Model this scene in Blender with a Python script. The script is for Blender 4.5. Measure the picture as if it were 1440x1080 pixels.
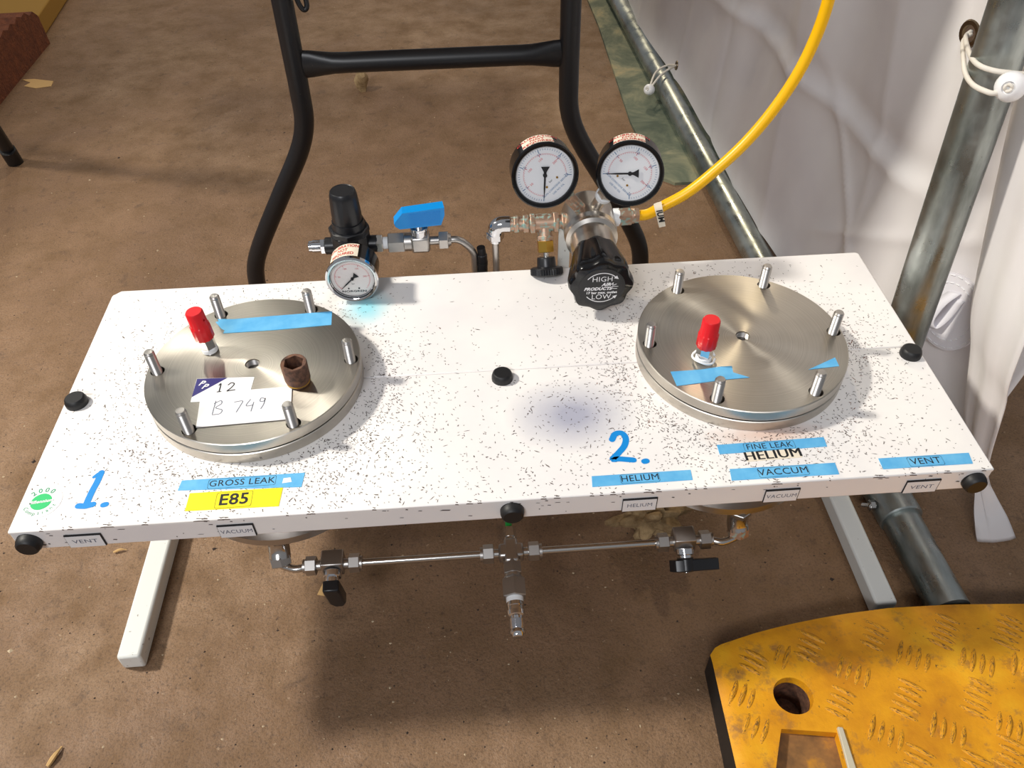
import bpy, bmesh, math, random
from mathutils import Vector, Matrix
V = Vector
PI = math.pi
rnd = random.Random(7)
S = bpy.context.scene
COL = S.collection
for o in list(bpy.data.objects): bpy.data.objects.remove(o)

# ------------------------------------------------------------------ camera
H = 0.27832                       # bench top above the floor
CAM = V((-0.02313, -0.41865, 0.83196)); PITCH, YAW, ROLL, FPX = 0.78122, 0.0573, -0.01816, 1147.9
fw = V((math.sin(YAW)*math.cos(PITCH), math.cos(YAW)*math.cos(PITCH), -math.sin(PITCH)))
rt = V((math.cos(YAW), -math.sin(YAW), 0)); up = rt.cross(fw)
rt, up = math.cos(ROLL)*rt+math.sin(ROLL)*up, -math.sin(ROLL)*rt+math.cos(ROLL)*up
cam = bpy.data.cameras.new('camera'); cam.sensor_width = 36; cam.lens = FPX/1440*36
cam.clip_start = .01
co = bpy.data.objects.new('camera', cam); COL.objects.link(co)
co.matrix_world = Matrix(((rt.x, up.x, -fw.x, CAM.x), (rt.y, up.y, -fw.y, CAM.y), (rt.z, up.z, -fw.z, CAM.z), (0, 0, 0, 1)))
S.camera = co
def at(px, py, **k):              # photograph pixel -> point on a plane x=, y= or z=, or at camera depth d=
    d = rt*((px-720)/FPX)+up*((540-py)/FPX)+fw
    (a, v), = k.items()
    if a == 'd': return CAM+d*v
    i = 'xyz'.index(a)
    return CAM+d*((v-CAM[i])/d[i])

# ------------------------------------------------------------------ world, lamps, exposure
w = bpy.data.worlds.new('world'); S.world = w; w.use_nodes = True
w.node_tree.nodes['Background'].inputs[0].default_value = (.94, .96, 1, 1)
w.node_tree.nodes['Background'].inputs[1].default_value = .31
def lamp(name, kind, loc, target, energy, color, **k):
    l = bpy.data.lights.new(name, kind); l.energy = energy; l.color = color
    for a, b in k.items(): setattr(l, a, b)
    o = bpy.data.objects.new(name, l); COL.objects.link(o); o.location = loc
    o.rotation_euler = (V(target)-V(loc)).to_track_quat('-Z', 'Y').to_euler()
    return o
# all four stand above / beyond the picture; each is read off the photograph:
# the bench's sharp shadow to the right and towards the viewer -> a floodlight up on the left
lamp('floodlight_left_offscreen', 'SPOT', (-2.0, .52, 2.3), (-.30, .0, .2), 400, (1, .94, .83), spot_size=math.radians(72), spot_blend=1, shadow_soft_size=.13)
# the warm floor right of the folding table's shadow and the bright foot of the fabric -> a warm lamp at the back
lamp('work_lamp_rear_offscreen', 'AREA', (.30, 3.6, 2.2), (.25, .9, .1), 38, (1, .84, .58), shape='DISK', size=.2)
# highlights on the shoulders of the front rubber buttons, the lit front lip and dials -> a ceiling lamp behind the viewer
lamp('ceiling_lamp_front_offscreen', 'AREA', (-1.2, -2.9, 3.0), (.1, .1, .3), 78, (.96, .97, 1), shape='RECTANGLE', size=1.2, size_y=.6)
# the bright wedge mirrored in the first lid -> a ceiling strip at the back left
lamp('ceiling_strip_rear_offscreen', 'AREA', (-1.35, 3.05, 3.05), (-1.3, 2.9, 0), 16, (1, .95, .82), shape='RECTANGLE', size=.14, size_y=1.3)
S.view_settings.view_transform = 'Standard'; S.view_settings.look = 'None'
S.view_settings.gamma = 1; S.view_settings.use_curve_mapping = False
S.view_settings.exposure = -0.28

# ------------------------------------------------------------------ materials
def srgb(r, g, b):
    f = lambda c: (c/255/12.92) if c/255 <= .04045 else ((c/255+.055)/1.055)**2.4
    return (f(r), f(g), f(b), 1)
class N:
    def __init__(s, m): s.t = m.node_tree; s.b = s.t.nodes['Principled BSDF']
    def n(s, typ, **k):
        x = s.t.nodes.new(typ)
        for a, b in k.items(): setattr(x, a, b)
        return x
    def l(s, a, b): s.t.links.new(a, b)
    def coord(s, kind='Object'): return s.n('ShaderNodeTexCoord').outputs[kind]
    def noise(s, vec, scale, detail=4, rough=.6, dist=0):
        x = s.n('ShaderNodeTexNoise'); x.inputs['Scale'].default_value = scale; x.inputs['Detail'].default_value = detail
        x.inputs['Roughness'].default_value = rough; x.inputs['Distortion'].default_value = dist
        s.l(vec, x.inputs['Vector']); return x.outputs['Fac']
    def ramp(s, fac, stops):
        x = s.n('ShaderNodeValToRGB'); e = x.color_ramp.elements
        while len(e) < len(stops): e.new(.5)
        for i, (p, c) in enumerate(stops): e[i].position = p; e[i].color = c if len(c) == 4 else (*c, 1)
        s.l(fac, x.inputs[0]); return x.outputs[0]
    def mix(s, fac, a, b, typ='MIX'):
        x = s.n('ShaderNodeMixRGB', blend_type=typ)
        for i, q in ((0, fac), (1, a), (2, b)):
            if hasattr(q, 'links'): s.l(q, x.inputs[i])
            else: x.inputs[i].default_value = q
        return x.outputs[0]
    def bump(s, h, strength, dist=.001):
        x = s.n('ShaderNodeBump'); x.inputs['Strength'].default_value = strength; x.inputs['Distance'].default_value = dist
        s.l(h, x.inputs['Height']); s.l(x.outputs[0], s.b.inputs['Normal'])
    def spot(s, vec, c, rad):     # soft round mask of a stain at a place of the thing
        m = s.n('ShaderNodeVectorMath', operation='SUBTRACT'); s.l(vec, m.inputs[0]); m.inputs[1].default_value = c
        d = s.n('ShaderNodeVectorMath', operation='MULTIPLY'); s.l(m.outputs[0], d.inputs[0]); d.inputs[1].default_value = [1/q for q in rad]
        l = s.n('ShaderNodeVectorMath', operation='LENGTH'); s.l(d.outputs[0], l.inputs[0]); return l.outputs['Value']
K = lambda v: (v, v, v, 1)
def mat(name, col, rough=.5, metal=0, fn=None, **k):
    m = bpy.data.materials.new(name); m.use_nodes = True; n = N(m)
    n.b.inputs['Base Color'].default_value = col; n.b.inputs['Roughness'].default_value = rough; n.b.inputs['Metallic'].default_value = metal
    for a, b in k.items(): n.b.inputs[a.replace('_', ' ')].default_value = b
    if fn: fn(n)
    return m
def f_floor(n):
    c = n.coord()
    big = n.noise(c, 2.2, 5, .55, .3); mid = n.noise(c, 14, 6, .65); fine = n.noise(c, 160, 3, .7)
    base = n.ramp(big, [(.3, srgb(116, 88, 66)), (.5, srgb(140, 109, 82)), (.72, srgb(160, 130, 100))])
    base = n.mix(n.ramp(mid, [(.35, K(0)), (.7, K(1))]), base, srgb(118, 90, 62))
    base = n.mix(n.ramp(fine, [(.30, K(.6)), (.40, K(0))]), base, srgb(58, 44, 38))
    base = n.mix(n.ramp(n.noise(c, 420, 2, .6), [(.38, K(.35)), (.5, K(0))]), base, srgb(70, 54, 44))
    base = n.mix(n.ramp(n.noise(c, 130, 2, .5), [(.70, K(0)), (.76, K(.5))]), base, srgb(176, 150, 122))
    base = n.mix(n.ramp(n.noise(c, 34, 5, .7, .4), [(.30, K(.5)), (.42, K(0))]), base, srgb(76, 58, 46))
    n.l(base, n.b.inputs['Base Color'])
    n.l(n.ramp(mid, [(.3, K(.5)), (.7, K(.85))]), n.b.inputs['Roughness'])
    n.bump(n.mix(.5, n.noise(c, 60, 6, .75), fine), .7, .004)
def f_bench(n):
    c = n.coord()
    base = n.ramp(n.noise(c, 9, 4, .5), [(.35, srgb(240, 236, 236)), (.65, srgb(250, 247, 244))])
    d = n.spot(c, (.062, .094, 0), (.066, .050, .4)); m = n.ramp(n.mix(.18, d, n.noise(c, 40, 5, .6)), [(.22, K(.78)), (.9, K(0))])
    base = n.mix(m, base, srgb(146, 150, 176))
    d = n.spot(c, (-.138, .268, 0), (.035, .042, .4)); m = n.ramp(n.mix(.25, d, n.noise(c, 45, 4, .6)), [(.25, K(.8)), (.8, K(0))])
    base = n.mix(m, base, srgb(120, 215, 232))
    d = n.spot(c, (.234, .055, 0), (.075, .022, .4)); m = n.ramp(n.mix(.3, d, n.noise(c, 70, 4, .7)), [(.25, K(.5)), (.75, K(0))])
    base = n.mix(m, base, srgb(222, 165, 128))
    d = n.spot(c, (.118, .255, 0), (.02, .02, .4)); m = n.ramp(n.mix(.3, d, n.noise(c, 60, 4, .7)), [(.3, K(.4)), (.85, K(0))])
    base = n.mix(m, base, srgb(190, 150, 135))
    n.l(base, n.b.inputs['Base Color']); n.bump(n.noise(c, 120, 3), .06)
def f_paint(n):
    c = n.coord(); n.l(n.mix(n.ramp(n.noise(c, 130, 4, .6), [(.68, K(0)), (.72, K(1))]), srgb(226, 228, 224), srgb(120, 105, 95)), n.b.inputs['Base Color'])
def f_brushed(n):
    c = n.coord()
    n.b.inputs['Anisotropic'].default_value = .85
    t = n.n('ShaderNodeTangent', direction_type='RADIAL', axis='Z'); n.l(t.outputs[0], n.b.inputs['Tangent'])
    l = n.n('ShaderNodeVectorMath', operation='LENGTH'); m = n.n('ShaderNodeVectorMath', operation='MULTIPLY'); m.inputs[1].default_value = (1, 1, 0)
    n.l(c, m.inputs[0]); n.l(m.outputs[0], l.inputs[0])
    w1 = n.n('ShaderNodeTexNoise', noise_dimensions='1D'); w1.inputs['Scale'].default_value = 900; n.l(l.outputs['Value'], w1.inputs['W'])
    n.l(n.mix(w1.outputs[0], srgb(176, 170, 160), srgb(206, 200, 190)), n.b.inputs['Base Color'])
    n.l(n.ramp(n.noise(c, 30, 4), [(.3, K(.3)), (.75, K(.42))]), n.b.inputs['Roughness'])
def f_galv(n):
    c = n.coord(); m = n.n('ShaderNodeMapping'); m.inputs['Scale'].default_value = (1, .25, .25); n.l(c, m.inputs[0])
    n.l(n.ramp(n.noise(m.outputs[0], 26, 5, .6), [(.35, srgb(120, 126, 122)), (.62, srgb(180, 186, 184))]), n.b.inputs['Base Color'])
    n.l(n.ramp(n.noise(c, 45, 4), [(.35, K(.24)), (.7, K(.5))]), n.b.inputs['Roughness'])
def f_rust(n):
    c = n.coord(); n.l(n.ramp(n.noise(c, 160, 5, .65), [(.35, srgb(78, 58, 50)), (.6, srgb(128, 92, 74)), (.75, srgb(150, 104, 70))]), n.b.inputs['Base Color'])
def f_copper(n):
    c = n.coord(); n.l(n.mix(n.ramp(n.noise(c, 190, 4, .6), [(.52, K(0)), (.62, K(.9))]), srgb(196, 164, 142), srgb(140, 180, 172)), n.b.inputs['Base Color'])
    n.l(n.ramp(n.noise(c, 190, 4, .6), [(.5, K(.9)), (.62, K(.1))]), n.b.inputs['Metallic'])
def f_yellow(n):
    c = n.coord()
    base = n.ramp(n.noise(c, 16, 5, .6), [(.3, srgb(200, 128, 14)), (.55, srgb(232, 160, 16)), (.75, srgb(242, 182, 30))])
    base = n.mix(n.ramp(n.noise(c, 38, 6, .7), [(.54, K(0)), (.68, K(.8))]), base, srgb(150, 104, 56))
    base = n.mix(n.ramp(n.noise(c, 120, 4, .7), [(.66, K(0)), (.72, K(.9))]), base, srgb(58, 46, 38))
    n.l(base, n.b.inputs['Base Color']); n.bump(n.noise(c, 90, 5, .7), .35, .002)
def f_tread(n):
    c = n.coord('Generated'); g = n.n('ShaderNodeObjectInfo')
    s = n.n('ShaderNodeVectorMath', operation='ADD'); n.l(c, s.inputs[0]); n.l(g.outputs['Random'], s.inputs[1])
    base = n.mix(n.ramp(n.noise(s.outputs[0], 6, 4, .7), [(.50, K(0)), (.60, K(1))]), srgb(230, 160, 20), srgb(78, 58, 42))
    n.l(base, n.b.inputs['Base Color'])
def f_fabric(n):
    c = n.coord(); n.l(n.ramp(n.noise(c, 7, 3), [(.3, srgb(232, 227, 228)), (.7, srgb(242, 239, 238))]), n.b.inputs['Base Color'])
    n.bump(n.noise(c, 45, 4, .6), .12, .002)
def f_mat(n):
    c = n.coord()
    base = n.ramp(n.noise(c, 8, 6, .65, .5), [(.36, srgb(70, 82, 70)), (.48, srgb(100, 108, 90)), (.57, srgb(136, 136, 110)), (.68, srgb(178, 160, 120))])
    n.l(base, n.b.inputs['Base Color']); n.bump(n.noise(c, 70, 4), .3)
def f_wood(n):
    c = n.coord(); n.l(n.ramp(n.noise(c, 60, 5, .7), [(.35, srgb(122, 98, 66)), (.65, srgb(178, 152, 112))]), n.b.inputs['Base Color'])
def f_brown(n):
    c = n.coord(); n.l(n.ramp(n.noise(c, 50, 5, .7), [(.3, srgb(84, 42, 26)), (.65, srgb(124, 68, 40))]), n.b.inputs['Base Color']); n.bump(n.noise(c, 150, 4), .8, .004)
def f_black(n):
    c = n.coord(); n.l(n.mix(n.ramp(n.noise(c, 85, 5, .7), [(.68, K(0)), (.74, K(.5))]), srgb(24, 24, 27), srgb(120, 112, 100)), n.b.inputs['Base Color'])
def f_tape(n):
    c = n.coord(); n.l(n.ramp(n.noise(c, 60, 3), [(.3, srgb(84, 172, 228)), (.7, srgb(112, 192, 238))]), n.b.inputs['Base Color'])
M = {}
M['floor'] = mat('stained_concrete', K(.1), .7, fn=f_floor)
M['bench'] = mat('chipped_white_enamel', K(.8), .32, fn=f_bench)
M['paint'] = mat('white_paint', K(.75), .4, fn=f_paint)
M['chip'] = mat('bare_metal_chip', srgb(92, 80, 76), .7)
M['rustchip'] = mat('rusty_chip', srgb(128, 84, 64), .8)
M['brushed'] = mat('turned_steel', srgb(195, 190, 180), .35, 1, f_brushed)
M['steel'] = mat('stainless_steel', srgb(205, 202, 198), .22, 1)
M['satin'] = mat('satin_steel', srgb(190, 186, 182), .36, 1)
M['chrome'] = mat('chrome', srgb(225, 225, 228), .08, 1)
M['nickel'] = mat('nickel_brass', srgb(218, 212, 204), .3, 1)
M['brass'] = mat('brass', srgb(212, 168, 78), .28, 1)
M['copper'] = mat('verdigris_brass', K(.4), .45, .8, f_copper)
M['galv'] = mat('galvanised_steel', K(.5), .35, .9, f_galv)
M['rust'] = mat('rusted_steel', K(.1), .65, .35, f_rust)
M['blackplastic'] = mat('black_plastic', srgb(26, 27, 31), .34)
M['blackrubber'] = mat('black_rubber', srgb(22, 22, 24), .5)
M['blacksteel'] = mat('black_enamelled_steel', K(.02), .38, fn=f_black)
M['gloss'] = mat('gloss_black', srgb(14, 14, 16), .16)
M['dark'] = mat('black_gasket_rubber', srgb(24, 23, 24), .6)
M['red'] = mat('red_plastic', srgb(224, 26, 36), .35)
M['blue'] = mat('blue_plastic', srgb(0, 142, 222), .4)
M['tape'] = mat('blue_masking_tape', K(.5), .6, fn=f_tape)
M['yellowtape'] = mat('yellow_label', srgb(250, 232, 20), .5)
M['ink'] = mat('black_ink', srgb(22, 24, 30), .6)
M['inkgrey'] = mat('biro_ink', srgb(98, 104, 124), .6)
M['inkblue'] = mat('blue_paint_pen', srgb(0, 140, 222), .45)
M['dialblue'] = mat('dial_blue', srgb(42, 110, 160), .6)
M['dialred'] = mat('dial_red', srgb(215, 80, 90), .6)
M['inkred'] = mat('red_ink', srgb(196, 62, 52), .6)
M['white'] = mat('white_plastic', srgb(240, 240, 242), .4)
M['ptfe'] = mat('sealing_tape', srgb(244, 246, 248), .6)
M['card'] = mat('white_card', srgb(246, 245, 246), .6)
M['cream'] = mat('cream_label', srgb(240, 228, 208), .6)
M['dial'] = mat('dial_white', srgb(240, 242, 246), .5)
M['dialpink'] = mat('dial_offwhite', srgb(240, 232, 230), .5)
M['navy'] = mat('navy_print', srgb(52, 48, 118), .5)
M['green'] = mat('green_print', srgb(30, 196, 112), .5)
M['greendull'] = mat('green_lettering', srgb(64, 160, 118), .5)
M['greenhose'] = mat('green_hose', srgb(10, 150, 62), .35)
M['yellowhose'] = mat('yellow_hose', srgb(250, 190, 0), .35)
M['yellow'] = mat('worn_yellow_rubber', K(.5), .6, fn=f_yellow)
M['tread'] = mat('worn_tread', K(.5), .6, fn=f_tread)
M['brownwear'] = mat('worn_brown_rubber', srgb(150, 110, 66), .75, fn=lambda n: n.l(n.ramp(n.noise(n.coord(), 30, 5, .65), [(.35, srgb(112, 80, 48)), (.55, srgb(150, 106, 58)), (.72, srgb(206, 142, 36))]), n.b.inputs['Base Color']))
M['reflector'] = mat('dirty_reflector', srgb(205, 196, 172), .5)
M['fabric'] = mat('white_tent_fabric', K(.7), .55, fn=f_fabric)
M['fabric2'] = mat('white_webbing', srgb(232, 230, 236), .6)
M['cord'] = mat('white_elastic_cord', srgb(226, 220, 210), .6)
M['eyelet'] = mat('aged_eyelet', srgb(120, 104, 84), .35, 1)
M['mat'] = mat('green_mat', K(.1), .75, fn=f_mat)
M['wood'] = mat('pale_wood', K(.3), .8, fn=f_wood)
M['rag'] = mat('dry_rag', K(.3), .9, fn=f_wood)
M['brown'] = mat('red_brown_fibre', K(.05), .9, fn=f_brown)
M['ochre'] = mat('ochre_board', srgb(150, 112, 38), .8)
M['grit_l'] = mat('pale_grit', srgb(196, 176, 146), .8)
M['grit_d'] = mat('dark_grit', srgb(52, 40, 34), .8)
M['straw'] = mat('straw_splinter', srgb(206, 168, 112), .8)
M['tabletop'] = mat('grey_tabletop', srgb(150, 140, 128), .6)
def f_glass(n):
    t = n.n('ShaderNodeBsdfTransparent'); g = n.n('ShaderNodeBsdfGlossy'); g.inputs['Roughness'].default_value = .03
    fr = n.n('ShaderNodeFresnel'); fr.inputs['IOR'].default_value = 1.3
    x = n.n('ShaderNodeMixShader'); n.l(fr.outputs[0], x.inputs[0]); n.l(t.outputs[0], x.inputs[1]); n.l(g.outputs[0], x.inputs[2])
    n.l(x.outputs[0], n.t.nodes['Material Output'].inputs['Surface'])
M['glass'] = mat('gauge_glass', K(1), .05, fn=f_glass)

# ------------------------------------------------------------------ builders
ORG = {}
def tag(o, label=None, cat=None, group=None, kind=None):
    for k, v in (('label', label), ('category', cat), ('group', group), ('kind', kind)):
        if v: o[k] = v
    return o
def thing(name, loc, label, cat, group=None):
    o = bpy.data.objects.new(name, None); o.empty_display_size = .02; COL.objects.link(o); o.location = loc
    ORG[o.name] = V(loc); return tag(o, label, cat, group)
def link(name, me, parent, org):
    o = bpy.data.objects.new(name, me); COL.objects.link(o)
    if parent:
        o.parent = parent; ORG[o.name] = ORG[parent.name]
    else: o.location = org; ORG[o.name] = V(org)
    return o
def sharpen(bm, ang=38):
    a = math.radians(ang)
    for f in bm.faces: f.smooth = True
    for e in bm.edges:
        if len(e.link_faces) == 2 and e.calc_face_angle(0) > a: e.smooth = False
def mk(name, bm, m, parent=None, origin=None, ang=38, bev=0, label=None):
    """world-space bmesh -> one mesh object"""
    org = ORG[parent.name] if parent else V(origin or (0, 0, 0))
    bmesh.ops.recalc_face_normals(bm, faces=bm.faces)
    sharpen(bm, ang)
    bmesh.ops.translate(bm, verts=bm.verts, vec=-org)
    me = bpy.data.meshes.new(name); bm.to_mesh(me); bm.free(); me.materials.append(M[m])
    o = link(name, me, parent, org)
    if bev:
        b = o.modifiers.new('bevel', 'BEVEL'); b.width = bev; b.segments = 2; b.limit_method = 'ANGLE'; b.angle_limit = math.radians(40)
    if label: o['label'] = label
    return o
def inst(name, me, parent, loc, rot=None):
    """a part sharing mesh data, placed at a world point"""
    o = bpy.data.objects.new(name, me); COL.objects.link(o); o.parent = parent; ORG[o.name] = ORG[parent.name]
    o.location = V(loc)-ORG[parent.name]
    if rot: o.rotation_euler = rot
    return o
def mesh(name, bm, m, ang=38):
    bmesh.ops.recalc_face_normals(bm, faces=bm.faces); sharpen(bm, ang)
    me = bpy.data.meshes.new(name); bm.to_mesh(me); bm.free(); me.materials.append(M[m]); return me
NB = bmesh.new
def frame(p, n, upv=None, roll=0):
    n = V(n).normalized(); u = V(upv or (0, 0, 1)); u = u-n*u.dot(n)
    if u.length < 1e-4: u = V((0, 1, 0)); u = u-n*u.dot(n)
    u.normalize(); r = u.cross(n)
    c, s = math.cos(roll), math.sin(roll); u, r = c*u-s*r, c*r+s*u
    return Matrix(((r.x, u.x, n.x, p[0]), (r.y, u.y, n.y, p[1]), (r.z, u.z, n.z, p[2]), (0, 0, 0, 1)))
def T(x, y, z): return Matrix.Translation((x, y, z))
FLAT = lambda x, y, z, rot=0: T(x, y, z) @ Matrix.Rotation(rot, 4, 'Z')
def box(bm, c, s, mx=None):
    r = bmesh.ops.create_cube(bm, size=1)['verts']
    bmesh.ops.scale(bm, verts=r, vec=s); bmesh.ops.translate(bm, verts=r, vec=c)
    if mx: bmesh.ops.transform(bm, verts=r, matrix=mx)
    return bm
def lathe(bm, prof, mx=None, seg=32, fn=None):
    """prof: (radius, z) list; closed where the radius is 0"""
    rings = []
    for i, (r, z) in enumerate(prof):
        if r < 1e-7: rings.append([bm.verts.new((0, 0, z))]); continue
        rings.append([bm.verts.new((r*(fn(2*PI*k/seg, i) if fn else 1)*math.cos(2*PI*k/seg), r*(fn(2*PI*k/seg, i) if fn else 1)*math.sin(2*PI*k/seg), z)) for k in range(seg)])
    for a, b in zip(rings, rings[1:]):
        for k in range(seg):
            j = (k+1) % seg
            if len(a) == 1 and len(b) == 1: continue
            if len(a) == 1: bm.faces.new((a[0], b[k], b[j]))
            elif len(b) == 1: bm.faces.new((a[k], a[j], b[0]))
            else: bm.faces.new((a[k], a[j], b[j], b[k]))
    vs = [v for r in rings for v in r]
    if mx: bmesh.ops.transform(bm, verts=vs, matrix=mx)
    return bm
def cyl(bm, p0, p1, r, r1=None, seg=24, rot=0, ch=0):
    p0, p1 = V(p0), V(p1); L = (p1-p0).length; r1 = r if r1 is None else r1
    m = frame(p0, p1-p0, (0, 0, 1), rot)
    pr = [(0, 0), (r-ch, 0), (r, ch), (r1, L-ch), (r1-ch, L), (0, L)] if ch else [(0, 0), (r, 0), (r1, L), (0, L)]
    return lathe(bm, pr, m, seg)
def hexn(bm, p0, p1, r, rot=.5): return cyl(bm, p0, p1, r, seg=6, rot=rot, ch=r*.06)
def smooth_path(pts, n=8):
    pts = [V(p) for p in pts]
    if len(pts) < 3: return pts
    q = [2*pts[0]-pts[1]]+pts+[2*pts[-1]-pts[-2]]; out = []
    for i in range(1, len(q)-2):
        for k in range(n):
            t = k/n; a, b, c, d = q[i-1:i+3]
            out.append(.5*((2*b)+(c-a)*t+(2*a-5*b+4*c-d)*t*t+(3*b-a-3*c+d)*t**3))
    return out+[pts[-1]]
def tube(bm, pts, r, seg=12, sm=8, flat=None):
    p = smooth_path(pts, sm) if sm else [V(q) for q in pts]
    t = (p[1]-p[0]).normalized(); n = t.orthogonal().normalized(); rings = []
    for i, q in enumerate(p):
        t2 = (p[min(i+1, len(p)-1)]-p[max(i-1, 0)]).normalized()
        n = (n-t2*n.dot(t2)).normalized(); b = t2.cross(n)
        rr = r(i/(len(p)-1)) if callable(r) else r
        rings.append([bm.verts.new(q+rr*(math.cos(2*PI*k/seg)*n+math.sin(2*PI*k/seg)*b)) for k in range(seg)])
    for a, b in zip(rings, rings[1:]):
        for k in range(seg): bm.faces.new((a[k], a[(k+1) % seg], b[(k+1) % seg], b[k]))
    bm.faces.new(rings[0][::-1]); bm.faces.new(rings[-1]); return bm
def prism(bm, pts, z0, z1, mx=None):
    a = [bm.verts.new((x, y, z0)) for x, y in pts]; b = [bm.verts.new((x, y, z1)) for x, y in pts]; n = len(pts)
    bm.faces.new(a[::-1]); bm.faces.new(b)
    for i in range(n): bm.faces.new((a[i], a[(i+1) % n], b[(i+1) % n], b[i]))
    if mx: bmesh.ops.transform(bm, verts=a+b, matrix=mx)
    return bm
def stroke(bm, pts, wd, mx, h=.00012, sm=6):
    """a pen stroke: flat ribbon with round ends"""
    p = smooth_path([(x, y, 0) for x, y in pts], sm); vs = []; pr = None; n = len(p)
    T_ = [(p[min(i+1, n-1)]-p[max(i-1, 0)]).normalized() for i in range(n)]
    sec = [(p[0]-T_[0]*wd/2*math.cos(a), T_[0], wd/2*math.sin(a)) for a in (.25, .6, 1.0)]
    sec += [(p[i], T_[i], wd/2) for i in range(n)]+[(p[-1]+T_[-1]*wd/2*math.cos(a), T_[-1], wd/2*math.sin(a)) for a in (1.0, .6, .25)]
    for q, t, hw in sec:
        o = V((-t.y, t.x, 0))*hw; a, b = bm.verts.new(q+o+V((0, 0, h))), bm.verts.new(q-o+V((0, 0, h))); vs += [a, b]
        if pr: bm.faces.new((pr[0], pr[1], b, a))
        pr = (a, b)
    bmesh.ops.transform(bm, verts=vs, matrix=mx); return bm
TC = {}
def textmesh(s, size, bold=0, shear=0, sx=1):
    key = (s, size, bold, shear, sx)
    if key not in TC:
        c = bpy.data.curves.new('t', 'FONT'); c.body = s; c.size = size; c.align_x = 'CENTER'; c.align_y = 'CENTER'; c.offset = bold; c.shear = shear
        c.resolution_u = 3; c.space_character = 1.05
        o = bpy.data.objects.new('t', c); COL.objects.link(o)
        me = bpy.data.meshes.new_from_object(o.evaluated_get(bpy.context.evaluated_depsgraph_get()))
        TC[key] = ([(v.co.x*sx, v.co.y) for v in me.vertices], [tuple(p.vertices) for p in me.polygons])
        bpy.data.objects.remove(o); bpy.data.curves.remove(c); bpy.data.meshes.remove(me)
    return TC[key]
def text(bm, s, size, mx, fn=None, h=.00012, **k):
    vs, fs = textmesh(s, size, **k)
    nv = [bm.verts.new(mx @ (V(fn(x, y)) if fn else V((x, y, h)))) for x, y in vs]
    for f in fs:
        try: bm.faces.new([nv[i] for i in f])
        except ValueError: pass
    return bm
def ring(bm, pts, wd, mx, h=.0001):
    """outline of a closed polygon as a thin printed line"""
    n = len(pts); c = V((sum(p[0] for p in pts)/n, sum(p[1] for p in pts)/n)); a = []; b = []
    for p in pts:
        d = V(p)-c; e = d*(1-wd/max(abs(d.x), abs(d.y)))
        e = V((d.x-math.copysign(wd, d.x), d.y-math.copysign(wd, d.y)))
        a.append(bm.verts.new(mx @ V((*(c+d), h)))); b.append(bm.verts.new(mx @ V((*(c+e), h))))
    for i in range(n): j = (i+1) % n; bm.faces.new((a[i], a[j], b[j], b[i]))
    return bm
def boolean(o, cut):
    b = o.modifiers.new('cut', 'BOOLEAN'); b.object = cut; b.operation = 'DIFFERENCE'; b.solver = 'EXACT'
    me = bpy.data.meshes.new_from_object(o.evaluated_get(bpy.context.evaluated_depsgraph_get()))
    o.modifiers.clear(); old = o.data; o.data = me; bpy.data.meshes.remove(old); bpy.data.objects.remove(cut)
    bm = NB(); bm.from_mesh(me); sharpen(bm, 38); bm.to_mesh(me); bm.free()

# ------------------------------------------------------------------ setting: floor, tent wall
bm = NB(); bmesh.ops.create_grid(bm, x_segments=2, y_segments=2, size=4)
bmesh.ops.translate(bm, verts=bm.verts, vec=(0, 1.2, 0))
fl = mk('floor', bm, 'floor'); tag(fl, 'brown stained concrete floor', kind='structure')
bm = NB(); e = [(.33, 2.2), (.338, 1.7), (.33, 1.18), (.345, .955), (.372, .93), (.56, .93), (.56, 2.2)]
prism(bm, e, 0, .006); tag(mk('floor_mat', bm, 'mat', origin=(.44, 1.4, 0)), 'thin mottled green mat on the floor along the tent wall', 'mat')

XT = lambda y: .472-.037*y               # axis of the steel tube on the floor
sm = lambda a, b, t: (lambda u: u*u*(3-2*u))(min(1, max(0, (t-a)/(b-a))))
def fold(y, z):
    d = 0
    for c, wd, am, sl in ((2.1, .12, .016, .1), (1.75, .10, -.012, -.1), (1.42, .10, .014, .05), (1.1, .08, .010, -.15), (.93, .06, -.012, .1), (.78, .07, .012, -.1), (.6, .06, -.010, .12), (.47, .04, .008, -.1)):
        d += am*math.exp(-((y-c-sl*z)/wd)**2)*sm(.02, .25, z)
    for c, sl, am in ((1.28, -.10, .004), (1.02, .12, -.0045), (.86, -.16, .0035), (.70, .22, .004), (.545, -.30, -.0035), (.43, .25, .004), (.37, -.2, .003), (1.6, .05, .004)):   # sharp vertical creases
        u = (y-c-sl*z)/.018; d += am*math.exp(-abs(u))
    u = (z-.267-.058*(1.12-y)-.006*math.sin(y*9))/.012; d += .0075*math.exp(-abs(u))*sm(.33, .45, y)-.004*math.exp(-((u-2.2)/1.5)**2)   # packing crease along the sheet
    u = (z-.135-.75*(y-.42))/.010; d += .006*math.exp(-abs(u))*sm(.75, .6, y)*sm(.3, .4, y)
    u = (z-.20+.6*(y-.46))/.010; d += .005*math.exp(-abs(u))*sm(.62, .52, y)
    d += .005*math.sin(9*y+4*z)+.0025*math.sin(23*y-11*z+1)*sm(.05, .25, z)
    return d
bm = NB(); ny, nz = 300, 190; g = []
for i in range(ny+1):
    y = 3.4+(.17-3.4)*(i/ny)**.62; row = []
    for j in range(nz+1):
        t = (j/nz)**1.5; zb = .046+.008*math.sin(y*6)-.03*sm(.55, .25, y); z = zb+t*(1.75-zb)
        x = XT(y)+.024-.012*sm(.7, 1.2, y)+.012*math.sin(y*7+1)*sm(.1, 0, z)*.6+.03*sm(0, .35, z)-fold(y, z)*.9
        x += .055*sm(.40, .24, y)*sm(1.2, .3, z)
        row.append(bm.verts.new((x, y, z)))
    g.append(row)
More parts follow.
